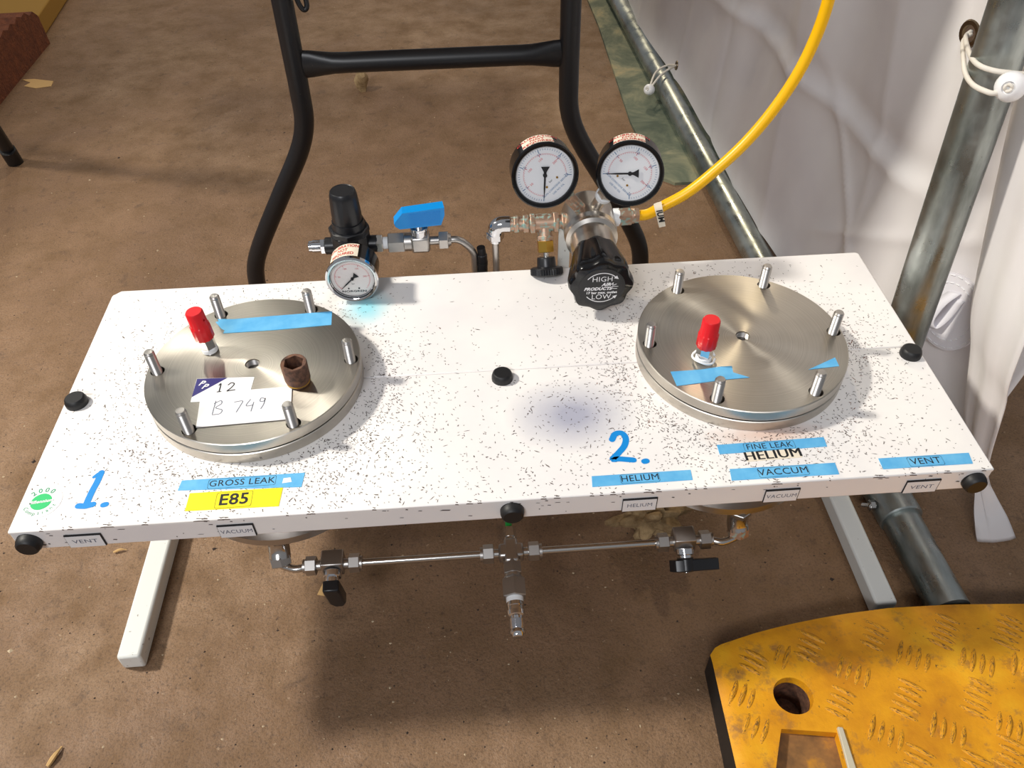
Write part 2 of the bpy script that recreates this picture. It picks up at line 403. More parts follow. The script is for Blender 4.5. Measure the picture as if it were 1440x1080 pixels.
for i in range(ny):
    for j in range(nz): bm.faces.new((g[i][j], g[i+1][j], g[i+1][j+1], g[i][j+1]))
# the loose end of the sheet turned over beyond the upright, kicking out on the floor
rows = [((.50, .40, 1.0), (.46, .15, 1.0)), ((.505, .33, .6), (.48, .14, .6)), (at(1376, 380, x=.515), at(1440, 497, x=.5)),
        (at(1366, 490, x=.522), at(1417, 575, x=.515)), (at(1358, 588, x=.53), at(1395, 650, x=.53)), ((.538, .135, .10), (.553, .119, .09)), ((.548, .117, .045), (.588, .110, .04)), ((.5606, .1038, .004), (.6105, .1039, .004))]
L = smooth_path([r[0] for r in rows], 6); Rr = smooth_path([r[1] for r in rows], 6); pr = None
for a, b in zip(L, Rr):
    cur = [bm.verts.new(a.lerp(b, k/10)+V((-.006*math.sin(k/10*PI)-.0025*math.sin(k/10*14), -.004*math.sin(k/10*PI), 0))) for k in range(11)]
    if pr:
        for k in range(10): bm.faces.new((pr[k], pr[k+1], cur[k+1], cur[k]))
    pr = cur
wall = mk('wall_right', bm, 'fabric', origin=(.5, 1.5, 0), ang=70); tag(wall, 'creased white fabric side wall of the tent', kind='structure')
so = wall.modifiers.new('thick', 'SOLIDIFY'); so.thickness = .0012
# stitched patch with a webbing tab low on the fabric beside the upright
pc = at(1334, 438, x=.530); pm = frame(pc, (-1, -.25, .15))
bm = NB(); lathe(bm, [(0, .001), (.046, .001), (.046, -.002), (0, -.002)], pm, 32); mk('stitched_patch', bm, 'fabric2', wall)
bm = NB()
for r in (.034, .043):
    for k in range(26):
        a = k*2*PI/26; cyl(bm, pm @ V((r*math.cos(a), r*math.sin(a), .0016)), pm @ V((r*math.cos(a+.15), r*math.sin(a+.15), .0016)), .0006, seg=5)
mk('stitching', bm, 'white', wall)
bm = NB(); pr = None
for q in smooth_path([(-.012, .020, .002), (-.016, .002, .010), (-.016, -.020, .014), (-.010, -.027, .010), (-.006, -.010, .005), (-.004, .016, .002)], 5):
    cur = [bm.verts.new(pm @ (V(q)+V((k*.008, k*.003+.002*math.sin(k), 0)))) for k in range(3)]
    if pr:
        for k in range(2): bm.faces.new((pr[k], pr[k+1], cur[k+1], cur[k]))
    pr = cur
tb_ = mk('webbing_tab', bm, 'fabric2', wall); tb_.modifiers.new('thick', 'SOLIDIFY').thickness = .0012
from mathutils.bvhtree import BVHTree
_b = NB(); _b.from_mesh(wall.data); BV = BVHTree.FromBMesh(_b); _b.free()
def on_fabric(px, py):                   # point of the sheet seen at a pixel, and its normal
    d = (at(px, py, d=1)-CAM).normalized(); h = BV.ray_cast(CAM-ORG[wall.name], d)
    n = h[1] if h[1].dot(d) < 0 else -h[1]
    return h[0]+ORG[wall.name]+n*.0006, n
def eyelet(p, n, r):
    bm = NB(); lathe(bm, [(r*.55, .0), (r*.62, .0022), (r*.9, .0022), (r, 0), (r, -.001), (r*.55, -.001), (r*.55, 0)], frame(p, n), 24); mk('eyelet', bm, 'eyelet', wall)
    bm = NB(); bm.from_mesh(wall.data); inv = frame(p, n).inverted(); og = ORG[wall.name]
    for cuts in (3, 2):
        near = [e for e in bm.edges if (inv @ ((e.verts[0].co+e.verts[1].co)/2+og)).xy.length < r*2 and abs((inv @ (e.verts[0].co+og)).z) < .05]
        bmesh.ops.subdivide_edges(bm, edges=near, cuts=cuts, use_grid_fill=True)
    bmesh.ops.delete(bm, geom=[f for f in bm.faces if (inv @ (f.calc_center_median()+og)).xy.length < r*.62 and abs((inv @ (f.calc_center_median()+og)).z) < .05], context='FACES')
    bm.to_mesh(wall.data); bm.free()
ey1, en = on_fabric(1365, 47); eyelet(ey1, en, .0145)
ey2, en = on_fabric(952, 92); eyelet(ey2, en, .010)

# ------------------------------------------------------------------ tent frame
PX, PY = .4625, .2235
pole = lambda z: V((PX, PY+.112*z, z))
fr = thing('tent_frame', (PX, PY, 0), 'galvanised steel tent frame of floor tube and upright pole', 'tent frame')
bm = NB(); cyl(bm, (XT(3.2), 3.2, .0225), (XT(.006)+.004, .0065, .0225), .022, seg=40); mk('floor_tube', bm, 'galv', fr)
bm = NB(); cyl(bm, pole(.03), pole(2.0), .0225, seg=40); mk('upright_pole', bm, 'galv', fr)
bm = NB(); cyl(bm, (XT(.34), .34, .0255), (XT(.125)+.003, .125, .0255), .0255, seg=40, ch=.0015); cyl(bm, pole(.03), pole(.13), .0258, seg=40); mk('tee_sleeve', bm, 'galv', fr)
bm = NB(); b0 = at(1222, 711, z=.03); cyl(bm, b0+V((.03, .004, 0)), b0, .0035, seg=12); hexn(bm, b0+V((.006, 0, 0)), b0, .007); tube(bm, [b0+V((0, -.004, .004)), b0, b0+V((-.004, .006, -.006))], .0025, 8); mk('eye_bolt', bm, 'steel', fr)

def bungee(ball_p, r, cords, label, n):
    t = thing('bungee_tie', ball_p, label, 'bungee tie')
    bm = NB(); lathe(bm, [(0, -r), (r*.5, -r*.87), (r*.87, -r*.5), (r, 0), (r*.87, r*.5), (r*.55, r*.8), (r*.42, r*.84), (r*.38, r*.7), (0, r*.66)], frame(ball_p, n), 28); b = mk('ball', bm, 'white', t)
    bm = NB(); m = frame(ball_p, n)
    for a in (0, 2.1, 4.2): tube(bm, [m @ V((r*.22*math.cos(a+s*2.2), r*.22*math.sin(a+s*2.2), r*(.68+.12*math.sin(s*PI)))) for s in (0, .33, .66, 1)], r*.11, 8)
    mk('knot', bm, 'cord', b)
    for c in cords: bm = NB(); tube(bm, c, .0023 if r > .01 else .0022, 10); mk('cord', bm, 'cord', t)
dp = (pole(.52)-CAM).dot(fw)
bp = at(1421, 122, d=dp-.036)
vn = (CAM-bp).normalized()+V((-.15, 0, -.1))
c1 = [ey1+V((.004, .006, 0)), ey1+V((-.006, -.004, -.002)), at(1363, 74, d=dp-.005+.04), at(1374, 90, d=dp-.012), at(1396, 99, d=dp-.026), at(1425, 103, d=dp-.029), at(1452, 106, d=dp-.024), bp+V((.004, 0, .006))]
c2 = [ey1+V((.004, .004, -.002)), ey1+V((-.007, -.004, -.006)), at(1355, 84, d=dp+.035), at(1358, 104, d=dp+.01), at(1368, 119, d=dp-.014), at(1385, 128, d=dp-.029), at(1400, 131, d=dp-.034), bp]
bungee(bp, .0128, [c1, c2], 'white bungee ball looped through a fabric eyelet around the upright steel pole', vn)
b2 = at(913, 126, z=.040); b2.x -= 0
bungee(b2, .012, [[ey2, at(938, 92, z=.058), at(924, 100, z=.053), at(918, 110, z=.05), b2], [ey2, at(941, 97, z=.058), at(929, 106, z=.053), at(922, 114, z=.05), b2]], 'white bungee ball tying the fabric hem to the steel tube on the floor', (-.6, -.6, .5))

# ------------------------------------------------------------------ folding table behind (its top is above the picture)
FY = .6
ft = thing('folding_table', (-.057, FY, 0), 'folding table on scuffed black bent tube legs behind the white bench', 'table')
def leg(s):
    x = lambda d: -.0565+s*d
    pts = [(x(.298), FY, .0), (x(.296), FY, .055), (x(.290), FY, .10), (x(.270), FY, .145), (x(.228), FY, .218), (x(.190), FY, .283), (x(.175), FY, .325), (x(.1725), FY, .37), (x(.172), FY, .42), (x(.171), FY, .56), (x(.17), FY, .725)]
    bm = NB(); tube(bm, pts, .0128, 20, 6); return mk('leg', bm, 'blacksteel', ft)
leg(-1); leg(1)
bm = NB(); n = 24; rings = []
for i in range(n+1):
    x = -.222+.331*i/n; e = min(x+.222, .109-x); f = 1-sm(0, .05, e)
    rings.append([bm.verts.new((x, FY+(.0125-.006*f)*math.cos(2*PI*k/20), .402+(.0125+.0055*f)*math.sin(2*PI*k/20))) for k in range(20)])
for a, b in zip(rings, rings[1:]):
    for k in range(20): bm.faces.new((a[k], a[(k+1) % 20], b[(k+1) % 20], b[k]))
bm.faces.new(rings[0][::-1]); bm.faces.new(rings[-1]); mk('crossbar', bm, 'blacksteel', ft)
bm = NB(); tube(bm, [(-.213, FY-.004, .50), (-.208, FY-.008, .478), (-.203, FY-.008, .470), (-.199, FY-.006, .476), (-.203, FY, .50)], .003, 10); mk('latch_hook', bm, 'blacksteel', ft)
bm = NB(); box(bm, (-.057, 1.3, .74), (.48, 1.7, .03)); mk('tabletop', bm, 'tabletop', ft, bev=.008)

# second pair of black legs at the left edge of the picture
p0 = at(22, 229, z=0); d1 = (at(-14, 172, z=.11)-p0)
st = thing('black_stand', p0, 'black tubular stand leg with rubber foot on the floor, apart from the folding table', 'stand')
bm = NB(); tube(bm, [p0+V((0, 0, .012)), p0+d1, p0+d1*3, p0+d1*6], .0125, 16, 4); mk('leg', bm, 'blacksteel', st)
bm = NB(); tube(bm, [p0+V((0, 0, .0)), p0+d1*.34], .0152, 16, 0); mk('rubber_foot', bm, 'blackrubber', st)
bm = NB(); tube(bm, [p0+V((-.6, .3, .0)), p0+V((-.6, .3, 0))+d1*6], .0125, 16, 4); mk('leg', bm, 'blacksteel', st)
bm = NB(); tube(bm, [p0+d1*3, p0+V((-.6, .3, 0))+d1*3], .011, 16, 0); mk('crossbar', bm, 'blacksteel', st)

# fibrous red-brown block and ochre board at the back left
bm = NB(); bx0 = -1.06
pts = []
top = []
n = 40
prof = [(.90, .0), (.90, .055)]
for i in range(n+1):
    y = .90+.84*i/n; top.append((y, .102+.006*(1 if i % 2 else -1)*.7+.004*rnd.random()-(.03*((i/n-.85)/.15)**2 if i/n > .85 else 0)))
poly = [(.90, 0)]+top+[(1.745, 0)]
a = [bm.verts.new((bx0, y, z)) for y, z in poly]; b = [bm.verts.new((bx0-.42, y-.02, z)) for y, z in poly]
bm.faces.new(a); bm.faces.new(b[::-1])
for i in range(len(poly)): j = (i+1) % len(poly); bm.faces.new((a[i], a[j], b[j], b[i]))
tag(mk('coir_block', bm, 'brown', origin=(bx0-.2, 1.3, 0)), 'dark red-brown fibrous block with a ragged top edge lying on the floor', 'block')
bm = NB(); prism(bm, [(-1.11, 2.06), (-1.085, 1.76), (-1.6, 1.76), (-1.6, 2.5), (-1.15, 2.5)], 0, .05); tag(mk('ochre_board', bm, 'ochre', origin=(-1.3, 2.1, 0), bev=.004), 'ochre yellow board on the floor behind the red-brown block', 'board')

# ------------------------------------------------------------------ white test bench
W2, D, LIP = .417, .3194, .025
bench = thing('test_bench', (0, D/2, 0), 'low white enamelled steel test bench with chipped paint', 'test bench')
def slab(name, y0, y1, front, rear):
    bm = NB(); t = .0025
    box(bm, (0, (y0+y1)/2, H-t/2), (2*W2, y1-y0, t))
    return bm
for name, y0, y1 in (('front_panel', 0, .1588), ('rear_panel', .1594, D)):
    bm = NB(); r = .006
    prism(bm, [(-W2, y0), (W2, y0), (W2, y1), (-W2, y1)] if name == 'front_panel' else [(-W2, y0), (W2, y0), (W2, y1-.003), (W2-.003, y1), (-W2+.008, y1), (-W2, y1-.008)], H-.004, H)
    p = mk(name, bm, 'bench', bench, bev=.0012); p.location = (0, -D/2, 0); 
    for v in p.data.vertices: v.co.y += D/2
    # shift so material coordinates are measured from the bench's front edge, top level
    p.location = (0, -D/2, H)
    for v in p.data.vertices: v.co.z -= H
bm = NB(); box(bm, (0, .0012, H-LIP/2-.001), (2*W2-.002, .0024, LIP-.002)); p = mk('front_lip', bm, 'bench', bench, bev=.001)
for sx in (-1, 1):
    bm = NB(); prism(bm, [(0, 0), (D-.006, 0), (D-.006, -LIP), (.008, -LIP), (0, -LIP+.012)], 0, .0024, Matrix(((0, 0, 1, sx*(W2-.0012)-.0012), (1, 0, 0, .002), (0, 1, 0, H-.002), (0, 0, 0, 1)))); mk('side_lip', bm, 'bench', bench)
bm = NB(); box(bm, (0, D-.0022, H-LIP/2-.002), (2*W2-.02, .0024, LIP-.004)); mk('rear_lip', bm, 'bench', bench)
SX = .4115-.006
for sx in (-1, 1):
    x = sx*.4105
    bm = NB(); box(bm, (x, .0237+.14, .0124), (.0247, .29, .0247)); mk('foot_rail', bm, 'paint', bench, bev=.003)
    for y in (.24,):
        bm = NB(); box(bm, (x-sx*.008, y, (H-.004+.02)/2), (.0247, .0247, H-.024)); mk('leg', bm, 'paint', bench, bev=.003)
bm = NB(); lathe(bm, [(0, 0), (.0103, 0), (.0103, .0035), (.0092, .0072), (.0078, .0084), (0, .0084)], None, 28); bt = mesh('rubber_button', bm, 'blackrubber')
for x in (-.4045, 0, .4045): inst('rubber_button', bt, bench, (x, .147, H))
for x in (-.404, -.001, .4027): inst('rubber_button', bt, bench, (x, 0, H-.0135), (PI/2, 0, 0))
bm = NB(); box(bm, (.081, .3335, H+.012), (.013, .003, .07)); box(bm, (.081, .326, H-.021), (.013, .018, .003)); mk('bracket', bm, 'paint', bench)
bm = NB(); box(bm, (-.155, .324, H-.012), (.05, .01, .012)); mk('bracket', bm, 'paint', bench)
# engraved name plates on the front lip
for s, x in (('VENT', -.3594), ('VACUUM', -.2339), ('HELIUM', .109), ('VACUUM', .2331), ('VENT', .3574)):
    bm = NB(); box(bm, (x, -.0006, H-.0162), (.0302, .0012, .0162)); pl = mk('name_plate', bm, 'ink', bench)
    m = frame((x, -.0013, H-.0166), (0, -1, 0))
    bm = NB(); prism(bm, [(-.0147, -.0077), (.0143, -.0077), (.0143, .0072), (-.0147, .0072)], 0, .0002, m); mk('plate_face', bm, 'white', pl)
    bm = NB(); text(bm, s, .0068, m, h=.0003, sx=.92 if s != 'VENT' else 1.2); mk('lettering', bm, 'inkgrey', pl)
# tape labels on the top
TOP = H+.0004
def tape(name, quad, m, s=None, size=.008, pos=None, rot=0, boxw=0, boxh=0, z=TOP, parent=None, sx=1.0, ink='ink', bold=0):
    bm = NB(); prism(bm, quad, z-.0004, z); t = mk(name, bm, m, parent or bench)
    if s:
        mx = FLAT(pos[0], pos[1], z, rot)
        bm = NB(); text(bm, s, size, mx, sx=sx, bold=bold)
        if boxw:
            a, b, c = boxw/2, boxh/2, .0012
            ring(bm, [(-a+c, -b), (a-c, -b), (a, -b+c), (a, b-c), (a-c, b), (-a+c, b), (-a, b-c), (-a, -b+c)], .00025, mx)
        mk('lettering', bm, ink, t)
    return t
def quad(px): return [tuple(at(x, y, z=H))[:2] for x, y in px]
tape('tape_label', quad([(250, 690), (424, 685), (429, 665), (256, 676)]), 'tape', 'GROSS LEAK', .0094, (-.2318, .0377), .0, .058, .0105, sx=1.02)
tape('tape_label', quad([(260, 719), (392, 712), (398, 686), (267, 694)]), 'yellowtape', 'E85', .0165, (-.2357, .0193), .01, .0305, .0165, bold=.0003)
tape('tape_label', quad([(833, 685), (974, 675), (971, 661), (832, 670)]), 'tape', 'HELIUM', .0094, (.1105, .0146), 0, .034, .0098)
tape('tape_label', quad([(1012, 639), (1163, 628), (1158, 615), (1008, 626)]), 'tape', 'FINE LEAK', .0088, (.2315, .0414), .01, .046, .0095)
tape('tape_label', quad([(1029, 676), (1180, 667), (1174, 651), (1026, 660)]), 'tape', 'VACCUM', .0098, (.235, .0119), .005, .044, .0106, sx=1.05)
tape('tape_label', quad([(1242, 660), (1368, 652), (1362, 637), (1235, 645)]), 'tape', 'VENT', .0098, (.3615, .0133), .0, .031, .0106, sx=1.08)
bm = NB(); mx = FLAT(.2318, .0312, H, .025); prism(bm, [(-.0245, -.0055), (.0245, -.0055), (.0245, .0055), (-.0245, .0055)], 0, .0003, mx); t = mk('sticker', bm, 'cream', bench); bm = NB(); [text(bm, 'HELIUM', .0138, mx @ T(k*.0004, 0, k*1e-5), h=.0004, sx=1.05) for k in (-1, 0, 1)]; mk('lettering', bm, 'ink', t)
bm = NB(); prism(bm, [(-.197, .0335), (-.189, .0345), (-.1905, .0395), (-.1965, .039)], TOP, TOP+.0002); mk('torn_paper', bm, 'card', bench)
# blue pen numerals
bm = NB(); mx = FLAT(0, 0, H)
stroke(bm, [(-.3622, .0540), (-.3585, .0585)], .0030, mx, h=.00026); stroke(bm, [(-.3572, .0585), (-.3578, .0480), (-.3592, .0380), (-.3600, .0255)], .0058, mx, h=.0002)
stroke(bm, [(-.3662, .0232), (-.3600, .0225), (-.3545, .0238)], .0058, mx, h=.00023); stroke(bm, [(-.3452, .0226), (-.3435, .0229)], .0055, mx, h=.0002)
mk('painted_numeral', bm, 'inkblue', bench, label='blue hand-painted numeral 1')
bm = NB()
stroke(bm, [(.0935, .0603), (.0975, .0668), (.1035, .0672), (.1060, .0610), (.1035, .0525), (.0970, .0445), (.0905, .0375), (.0960, .0375), (.1030, .0362), (.1085, .0352)], .0058, mx, h=.0002)
stroke(bm, [(.1178, .0328), (.1196, .0332)], .0058, mx, h=.0002); mk('painted_numeral', bm, 'inkblue', bench, label='blue hand-painted numeral 2')
# round green and white sticker
gc = at(58, 706, z=H); mx = FLAT(gc.x, gc.y, H, .12)
bm = NB(); lathe(bm, [(0, .0003), (.0170, .0003), (.0170, 0), (0, 0)], mx, 40); stk = mk('round_sticker', bm, 'card', bench)
bm = NB(); lathe(bm, [(0, .0005), (.0086, .0005), (.0086, .0003), (0, .0003)], mx, 32); mk('green_disc', bm, 'green', stk)
bm = NB(); text(bm, 'Millennium', .0044, mx, h=.0007, bold=.00015); mk('lettering', bm, 'card', stk)
bm = NB()
for i, ch in enumerate('2000'): a = math.radians(90+38-i*25.3); text(bm, ch, .0068, mx @ T(.0124*math.cos(a), .0124*math.sin(a), 0) @ Matrix.Rotation(a-PI/2, 4, 'Z'), h=.0005, bold=.0001)
for i, ch in enumerate('Compliant'): a = math.radians(-90-64+i*16); text(bm, ch, .0050, mx @ T(.0126*math.cos(a), .0126*math.sin(a), 0) @ Matrix.Rotation(a+PI/2, 4, 'Z'), h=.0005)
mk('lettering', bm, 'greendull', stk)
# chipped paint
D1, D2, DY = (-.2345, .1595), (.234, .1595), .1595
def chips(n, dens, seedc, m, lo, hi):
    bm = NB(); r = random.Random(seedc); k = 0; tries = 0
    while k < n and tries < n*60:
        tries += 1
        x = r.uniform(-W2+.004, W2-.004); y = r.uniform(.003, D-.004)
        if min(math.hypot(x-D1[0], y-D1[1]), math.hypot(x-D2[0], y-D2[1])) < .1005 or abs(y-.159) < .001: continue
        if r.random() > dens(x, y): continue
        L_ = r.uniform(lo, hi)*(1+1.2*(r.random() < .08)); w_ = r.uniform(.35, .75)*1e-3; a = r.gauss(-.5, .75) if r.random() < .6 else r.uniform(0, PI)
        ca, sa = math.cos(a), math.sin(a); z = H+.00012+r.random()*5e-5
        pts = [(-L_/2, r.uniform(-.3, .3)*w_), (-L_*.1, -w_*r.uniform(.5, 1)), (L_/2, r.uniform(-.4, .4)*w_), (L_*.15, w_*r.uniform(.4, 1))]
        bm.faces.new([bm.verts.new((x+px*ca-py*sa, y+px*sa+py*ca, z)) for px, py in pts]); k += 1
    o = mk('paint_chips', bm, m, bench); o['kind'] = 'stuff'; return o
def dens(x, y):
    d = .02
    for c, s in ((D1, 1), (D2, -1)):
        rr = math.hypot(x-c[0], y-c[1]); a = math.atan2(y-c[1], x-c[0])
        wgt = .30+.70*max(0, -math.sin(a-.25*s))
        if c is D1: wgt = max(wgt, .85*math.exp(-((a+.1)/.7)**2), .5*math.exp(-((abs(a)-PI)/.5)**2))
        else: wgt = max(wgt, .95*math.exp(-((a-.05)/.55)**2), .8*math.exp(-((abs(a)-PI*.97)/.55)**2))
        d += wgt*(.95*math.exp(-((rr-.121)/.019)**2)+.30*math.exp(-((rr-.15)/.04)**2))
    d += .16*sm(.22, .05, abs(x+.03))*sm(.2, .05, y)+.05*sm(.08, .02, y)
    return d
chips(6200, dens, 3, 'chip', .0011, .0031)
chips(260, lambda x, y: .9*math.exp(-((math.hypot(x-D2[0], y-D2[1])-.118)/.016)**2)+.012, 5, 'rustchip', .0015, .0040)
bm = NB(); r = random.Random(9)
for k in range(110):              # knocks along the folded edge and on the lip
    x = r.uniform(-W2+.01, W2-.01); L_ = r.uniform(.001, .006) if r.random() < .8 else r.uniform(.006, .014); hgt = r.uniform(.0004, .0012); zz = H-.0006-(r.random()**3)*.02
    if zz > H-.002: p = [(x, .0001, H-.001), (x+L_, .0001, H-.001-.0004), (x+L_*.8, .002, H+.00025), (x+L_*.2, .002+hgt, H+.00025)]; bm.faces.new([bm.verts.new((a, b-.0006, c)) for a, b, c in p])
    else: bm.faces.new([bm.verts.new((x+a, -.00025, zz+b)) for a, b in ((0, 0), (L_*.6, -hgt*.6), (L_*.7, hgt*.5), (L_*.2, hgt))])
o = mk('edge_chips', bm, 'chip', bench); o['kind'] = 'stuff'

# ------------------------------------------------------------------ the two flanged chambers
LT = .0246
def chamber(cx, off, label_b, label_l):
    c = V((cx, DY, 0))
    fl_ = thing('vacuum_chamber', (cx, DY, .148), label_l, 'chamber')
    bm = NB(); lathe(bm, [(0, 0), (.0995, 0), (.1, .0006), (.1, .0108), (.0992, .0116), (.094, .0116), (.094, .0126), (0, .0126)], T(cx, DY, H), 128); fb = mk('flange_ring', bm, 'brushed', fl_)
    bm = NB(); lathe(bm, [(.0946, .0117), (.0946, .0131), (.088, .0131), (.088, .0117), (.0946, .0117)], T(cx, DY, H), 96); mk('gasket', bm, 'dark', fl_)
    bm = NB(); lathe(bm, [(0, .148), (.096, .148), (.1, .151), (.1, .16), (.085, .16), (.085, H-.003), (0, H-.003)], T(cx, DY, 0), 96); mk('chamber_pot', bm, 'satin', fl_)
    bm = NB()
    L_ = .0127+.0248
    prof = [(0, 0), (.0049, 0)]
    z = .001
    while z < L_-.004: prof += [(.0049, z), (.0044, z+.0006)]; z += .0012
    prof += [(.0049, L_-.0022), (.0037, L_-.0004), (0, L_)]
    lathe(bm, prof, None, 20); sme = mesh('stud', bm, 'satin')
    for k in range(6):
        a = off+k*PI/3; inst('stud', sme, fl_, (cx+.0908*math.cos(a), DY+.0908*math.sin(a), H+.0122))
    bm = NB(); lathe(bm, [(0, .0131), (.0992, .0131), (.1, .0139), (.1, .0238), (.0992, LT), (0, LT)], T(cx, DY, H), 128); plate = mk('lid', bm, 'brushed', fl_); ld = plate
    bm = NB()
    for k in range(6):
        a = off+k*PI/3; x, y = cx+.0908*math.cos(a)+.0008, DY+.0908*math.sin(a)-.0002; cyl(bm, (x, y, H+.010), (x, y, H+.03), .0066, seg=28)
    x, y = cx+(-.002 if cx < 0 else .002), .1618; cyl(bm, (x, y, H+.017), (x, y, H+.03), .0068, seg=32)
    cut = mk('cutter', bm, 'dark', None, (0, 0, 0)); cut.location = (0, 0, 0)
    bpy.context.view_layer.update(); boolean(plate, cut)
    bm = NB(); prof = []; z = .0171
    while z < .0238: prof += [(.0068, z), (.0061, z+.0006)]; z += .0012
    lathe(bm, [(0, .0171)]+prof, T(x, y, H), 28); mk('threaded_hole', bm, 'satin', ld)
    return ld
lid1 = chamber(D1[0], .004, '', 'round steel chamber with studded lid carrying cards and a rusty socket')
lid2 = chamber(D2[0], .012, '', 'round steel chamber with studded lid behind the FINE LEAK tape label')
ZL = H+LT
def bleed(ld, b, ax, wire):
    ax = V(ax).normalized(); b = V(b); P = lambda t: b+ax*t
    bm = NB(); cyl(bm, P(-.001), P(.006), .0062, seg=20); hexn(bm, P(.006), P(.017), .0078); cyl(bm, P(.017), P(.022), .0058, seg=20); v = ld; mk('bleed_valve', bm, 'chrome', ld)
    bm = NB(); lathe(bm, [(.0066, 0), (.0078, .001), (.0076, .0045), (.0062, .0055)], frame(P(.0005), ax), 20); mk('sealing_tape', bm, 'ptfe', v)
    if wire:
        bm = NB(); tube(bm, [P(.004)+V((.0105*math.cos(a), .0105*math.sin(a), .0015*math.sin(a*2)))for a in [k*.6 for k in range(11)]], .0011, 8); mk('sealing_ring', bm, 'ptfe', v)
    bm = NB(); fl_ = lambda a, i: 1+(.03*math.cos(12*a) if i < 4 else 0)
    lathe(bm, [(0, .0), (.0088, 0), (.0093, .001), (.0093, .015), (.0084, .016), (.0082, .030), (.0072, .0315), (0, .0315)], frame(P(.0175), ax), 48, fl_); cp = mk('red_cap', bm, 'red', v)
    bm = NB(); q = P(.0175+.023)+V((.0078, -.0035, 0)); cyl(bm, q-V((.004, -.0018, 0)), q+V((.003, -.0013, 0)), .0013, seg=10)
    cut = mk('cutter', bm, 'red'); bpy.context.view_layer.update(); boolean(cp, cut)
bleed(lid1, (-.2795, .1835, ZL), (-.06, .02, 1), False)
bleed(lid2, (.1895, .1315, ZL), (.02, .02, 1), True)
def ltape(quadpx, ld):
    bm = NB(); prism(bm, [tuple(at(x, y, z=ZL))[:2] for x, y in quadpx], ZL, ZL+.0004); mk('tape_strip', bm, 'tape', ld)
ltape([(303, 453), (308, 452), (306, 449), (330, 449), (467, 438), (466, 457), (391, 464), (314, 469), (316, 465), (311, 462)], lid1)
ltape([(943, 523), (986, 520), (1012, 516), (1029, 515), (1031, 524), (1054, 531), (1020, 534), (952, 543)], lid2)
ltape([(1137, 520), (1174, 503), (1180, 515)], lid2)
bm = NB(); m = frame((D1[0]+.017, DY-.1002, H+.006), (0, -1, 0)); text(bm, 'B', .004, m, h=.0003); mk('stamp', bm, 'ink', lid1)

# rusty socket standing on the first lid
sb = V((-.1893, .1325, ZL)); sk = thing('impact_socket', sb, 'rusty brown hex socket standing upright on the steel lid', 'socket')
bm = NB(); lathe(bm, [(0, 0), (.0098, 0), (.0106, .001), (.0106, .0035), (.0118, .0065), (.0120, .024), (.0114, .0255)], T(*sb), 32)
inn = [(.0082/math.cos(((k*15+30) % 60-30)*PI/180)*math.cos(k*15*PI/180), .0082/math.cos(((k*15+30) % 60-30)*PI/180)*math.sin(k*15*PI/180)) for k in range(24)]
oc = [bm.verts.new(sb+V((.0114*math.cos(k*PI/12), .0114*math.sin(k*PI/12), .0255))) for k in range(24)]
ia = [bm.verts.new(sb+V((x, y, .0252))) for x, y in inn]; ib = [bm.verts.new(sb+V((x*.97, y*.97, .010))) for x, y in inn]
for k in range(24):
    j = (k+1) % 24; bm.faces.new((oc[k], oc[j], ia[j], ia[k])); bm.faces.new((ia[k], ia[j], ib[j], ib[k]))
bm.faces.new(ib); mk('socket_body', bm, 'rust', sk)
bm = NB(); lathe(bm, [(.0107, .002), (.0110, .0026), (.0107, .0034)], T(*sb), 32); mk('retaining_band', bm, 'brass', sk)

# cards on the first lid
def pt(px, py, z=ZL): return tuple(at(px, py, z=z))[:2]
c1o = V((*pt(315, 545), ZL)); card1 = thing('part_card', c1o, 'white card with a navy corner and the number 12 on the steel lid', 'card')
bm = NB(); prism(bm, [pt(277, 533), pt(358, 530.5), pt(352, 552), pt(349, 560), pt(268, 566)], ZL, ZL+.0005); mk('card_sheet', bm, 'card', card1)
bm = NB(); prism(bm, [pt(277.5, 533.5), pt(320, 532), pt(270, 559)], ZL+.0005, ZL+.0007); mk('navy_corner', bm, 'navy', card1)
bm = NB(); cc = pt(287, 542); mx = FLAT(cc[0], cc[1], ZL+.0008, -.12); text(bm, 'P', .0088, mx @ T(-.0030, .0016, 0), shear=.35, bold=.0002); text(bm, 'P', .0088, mx @ T(.0012, -.0024, 0), shear=.35, bold=.0002); mk('logo_lettering', bm, 'card', card1)
bm = NB(); mx = FLAT(*pt(320, 545), ZL+.0005, .04)
stroke(bm, [(-.008, .0035), (-.0065, .005), (-.0068, -.005)], .0012, mx); stroke(bm, [(-.0085, -.0052), (-.0052, -.0052)], .0011, mx)
stroke(bm, [(.0005, .003), (.003, .0054), (.0058, .0036), (.0038, -.001), (.0004, -.005), (.0028, -.0048), (.0072, -.0044)], .0012, mx); mk('handwriting', bm, 'ink', card1)
ZC = ZL+.0006
c2o = V((*pt(345, 575), ZC)); card2 = thing('part_card', c2o, 'white card with handwritten B 749 on the steel lid', 'card')
bm = NB(); prism(bm, [pt(283, 555), pt(411, 544), pt(410, 564), pt(409, 590), pt(390, 592), pt(276, 602)], ZC, ZC+.0005); mk('card_sheet', bm, 'card', card2)
bm = NB(); mx = FLAT(*pt(338, 572), ZC+.0005, .05)
for sx_, ps in ((0, [[(-.0225, .009), (-.0235, -.007)], [(-.0235, .006), (-.0180, .009), (-.0170, .005), (-.0215, .0005), (-.0155, -.003), (-.0170, -.0075), (-.0235, -.008)],
    [(-.0055, .0055), (.0015, .0060), (.0005, .001), (-.0025, -.0075)], [(.0085, .0070), (.0055, -.0005), (.0115, -.0005)], [(.0118, .003), (.0105, -.008)],
    [(.0215, .0065), (.0180, .0075), (.0175, .0035), (.0210, .0035), (.0218, .007), (.0210, -.0005), (.0190, -.006)]]),):
    for p in ps: stroke(bm, p, .0008, mx)
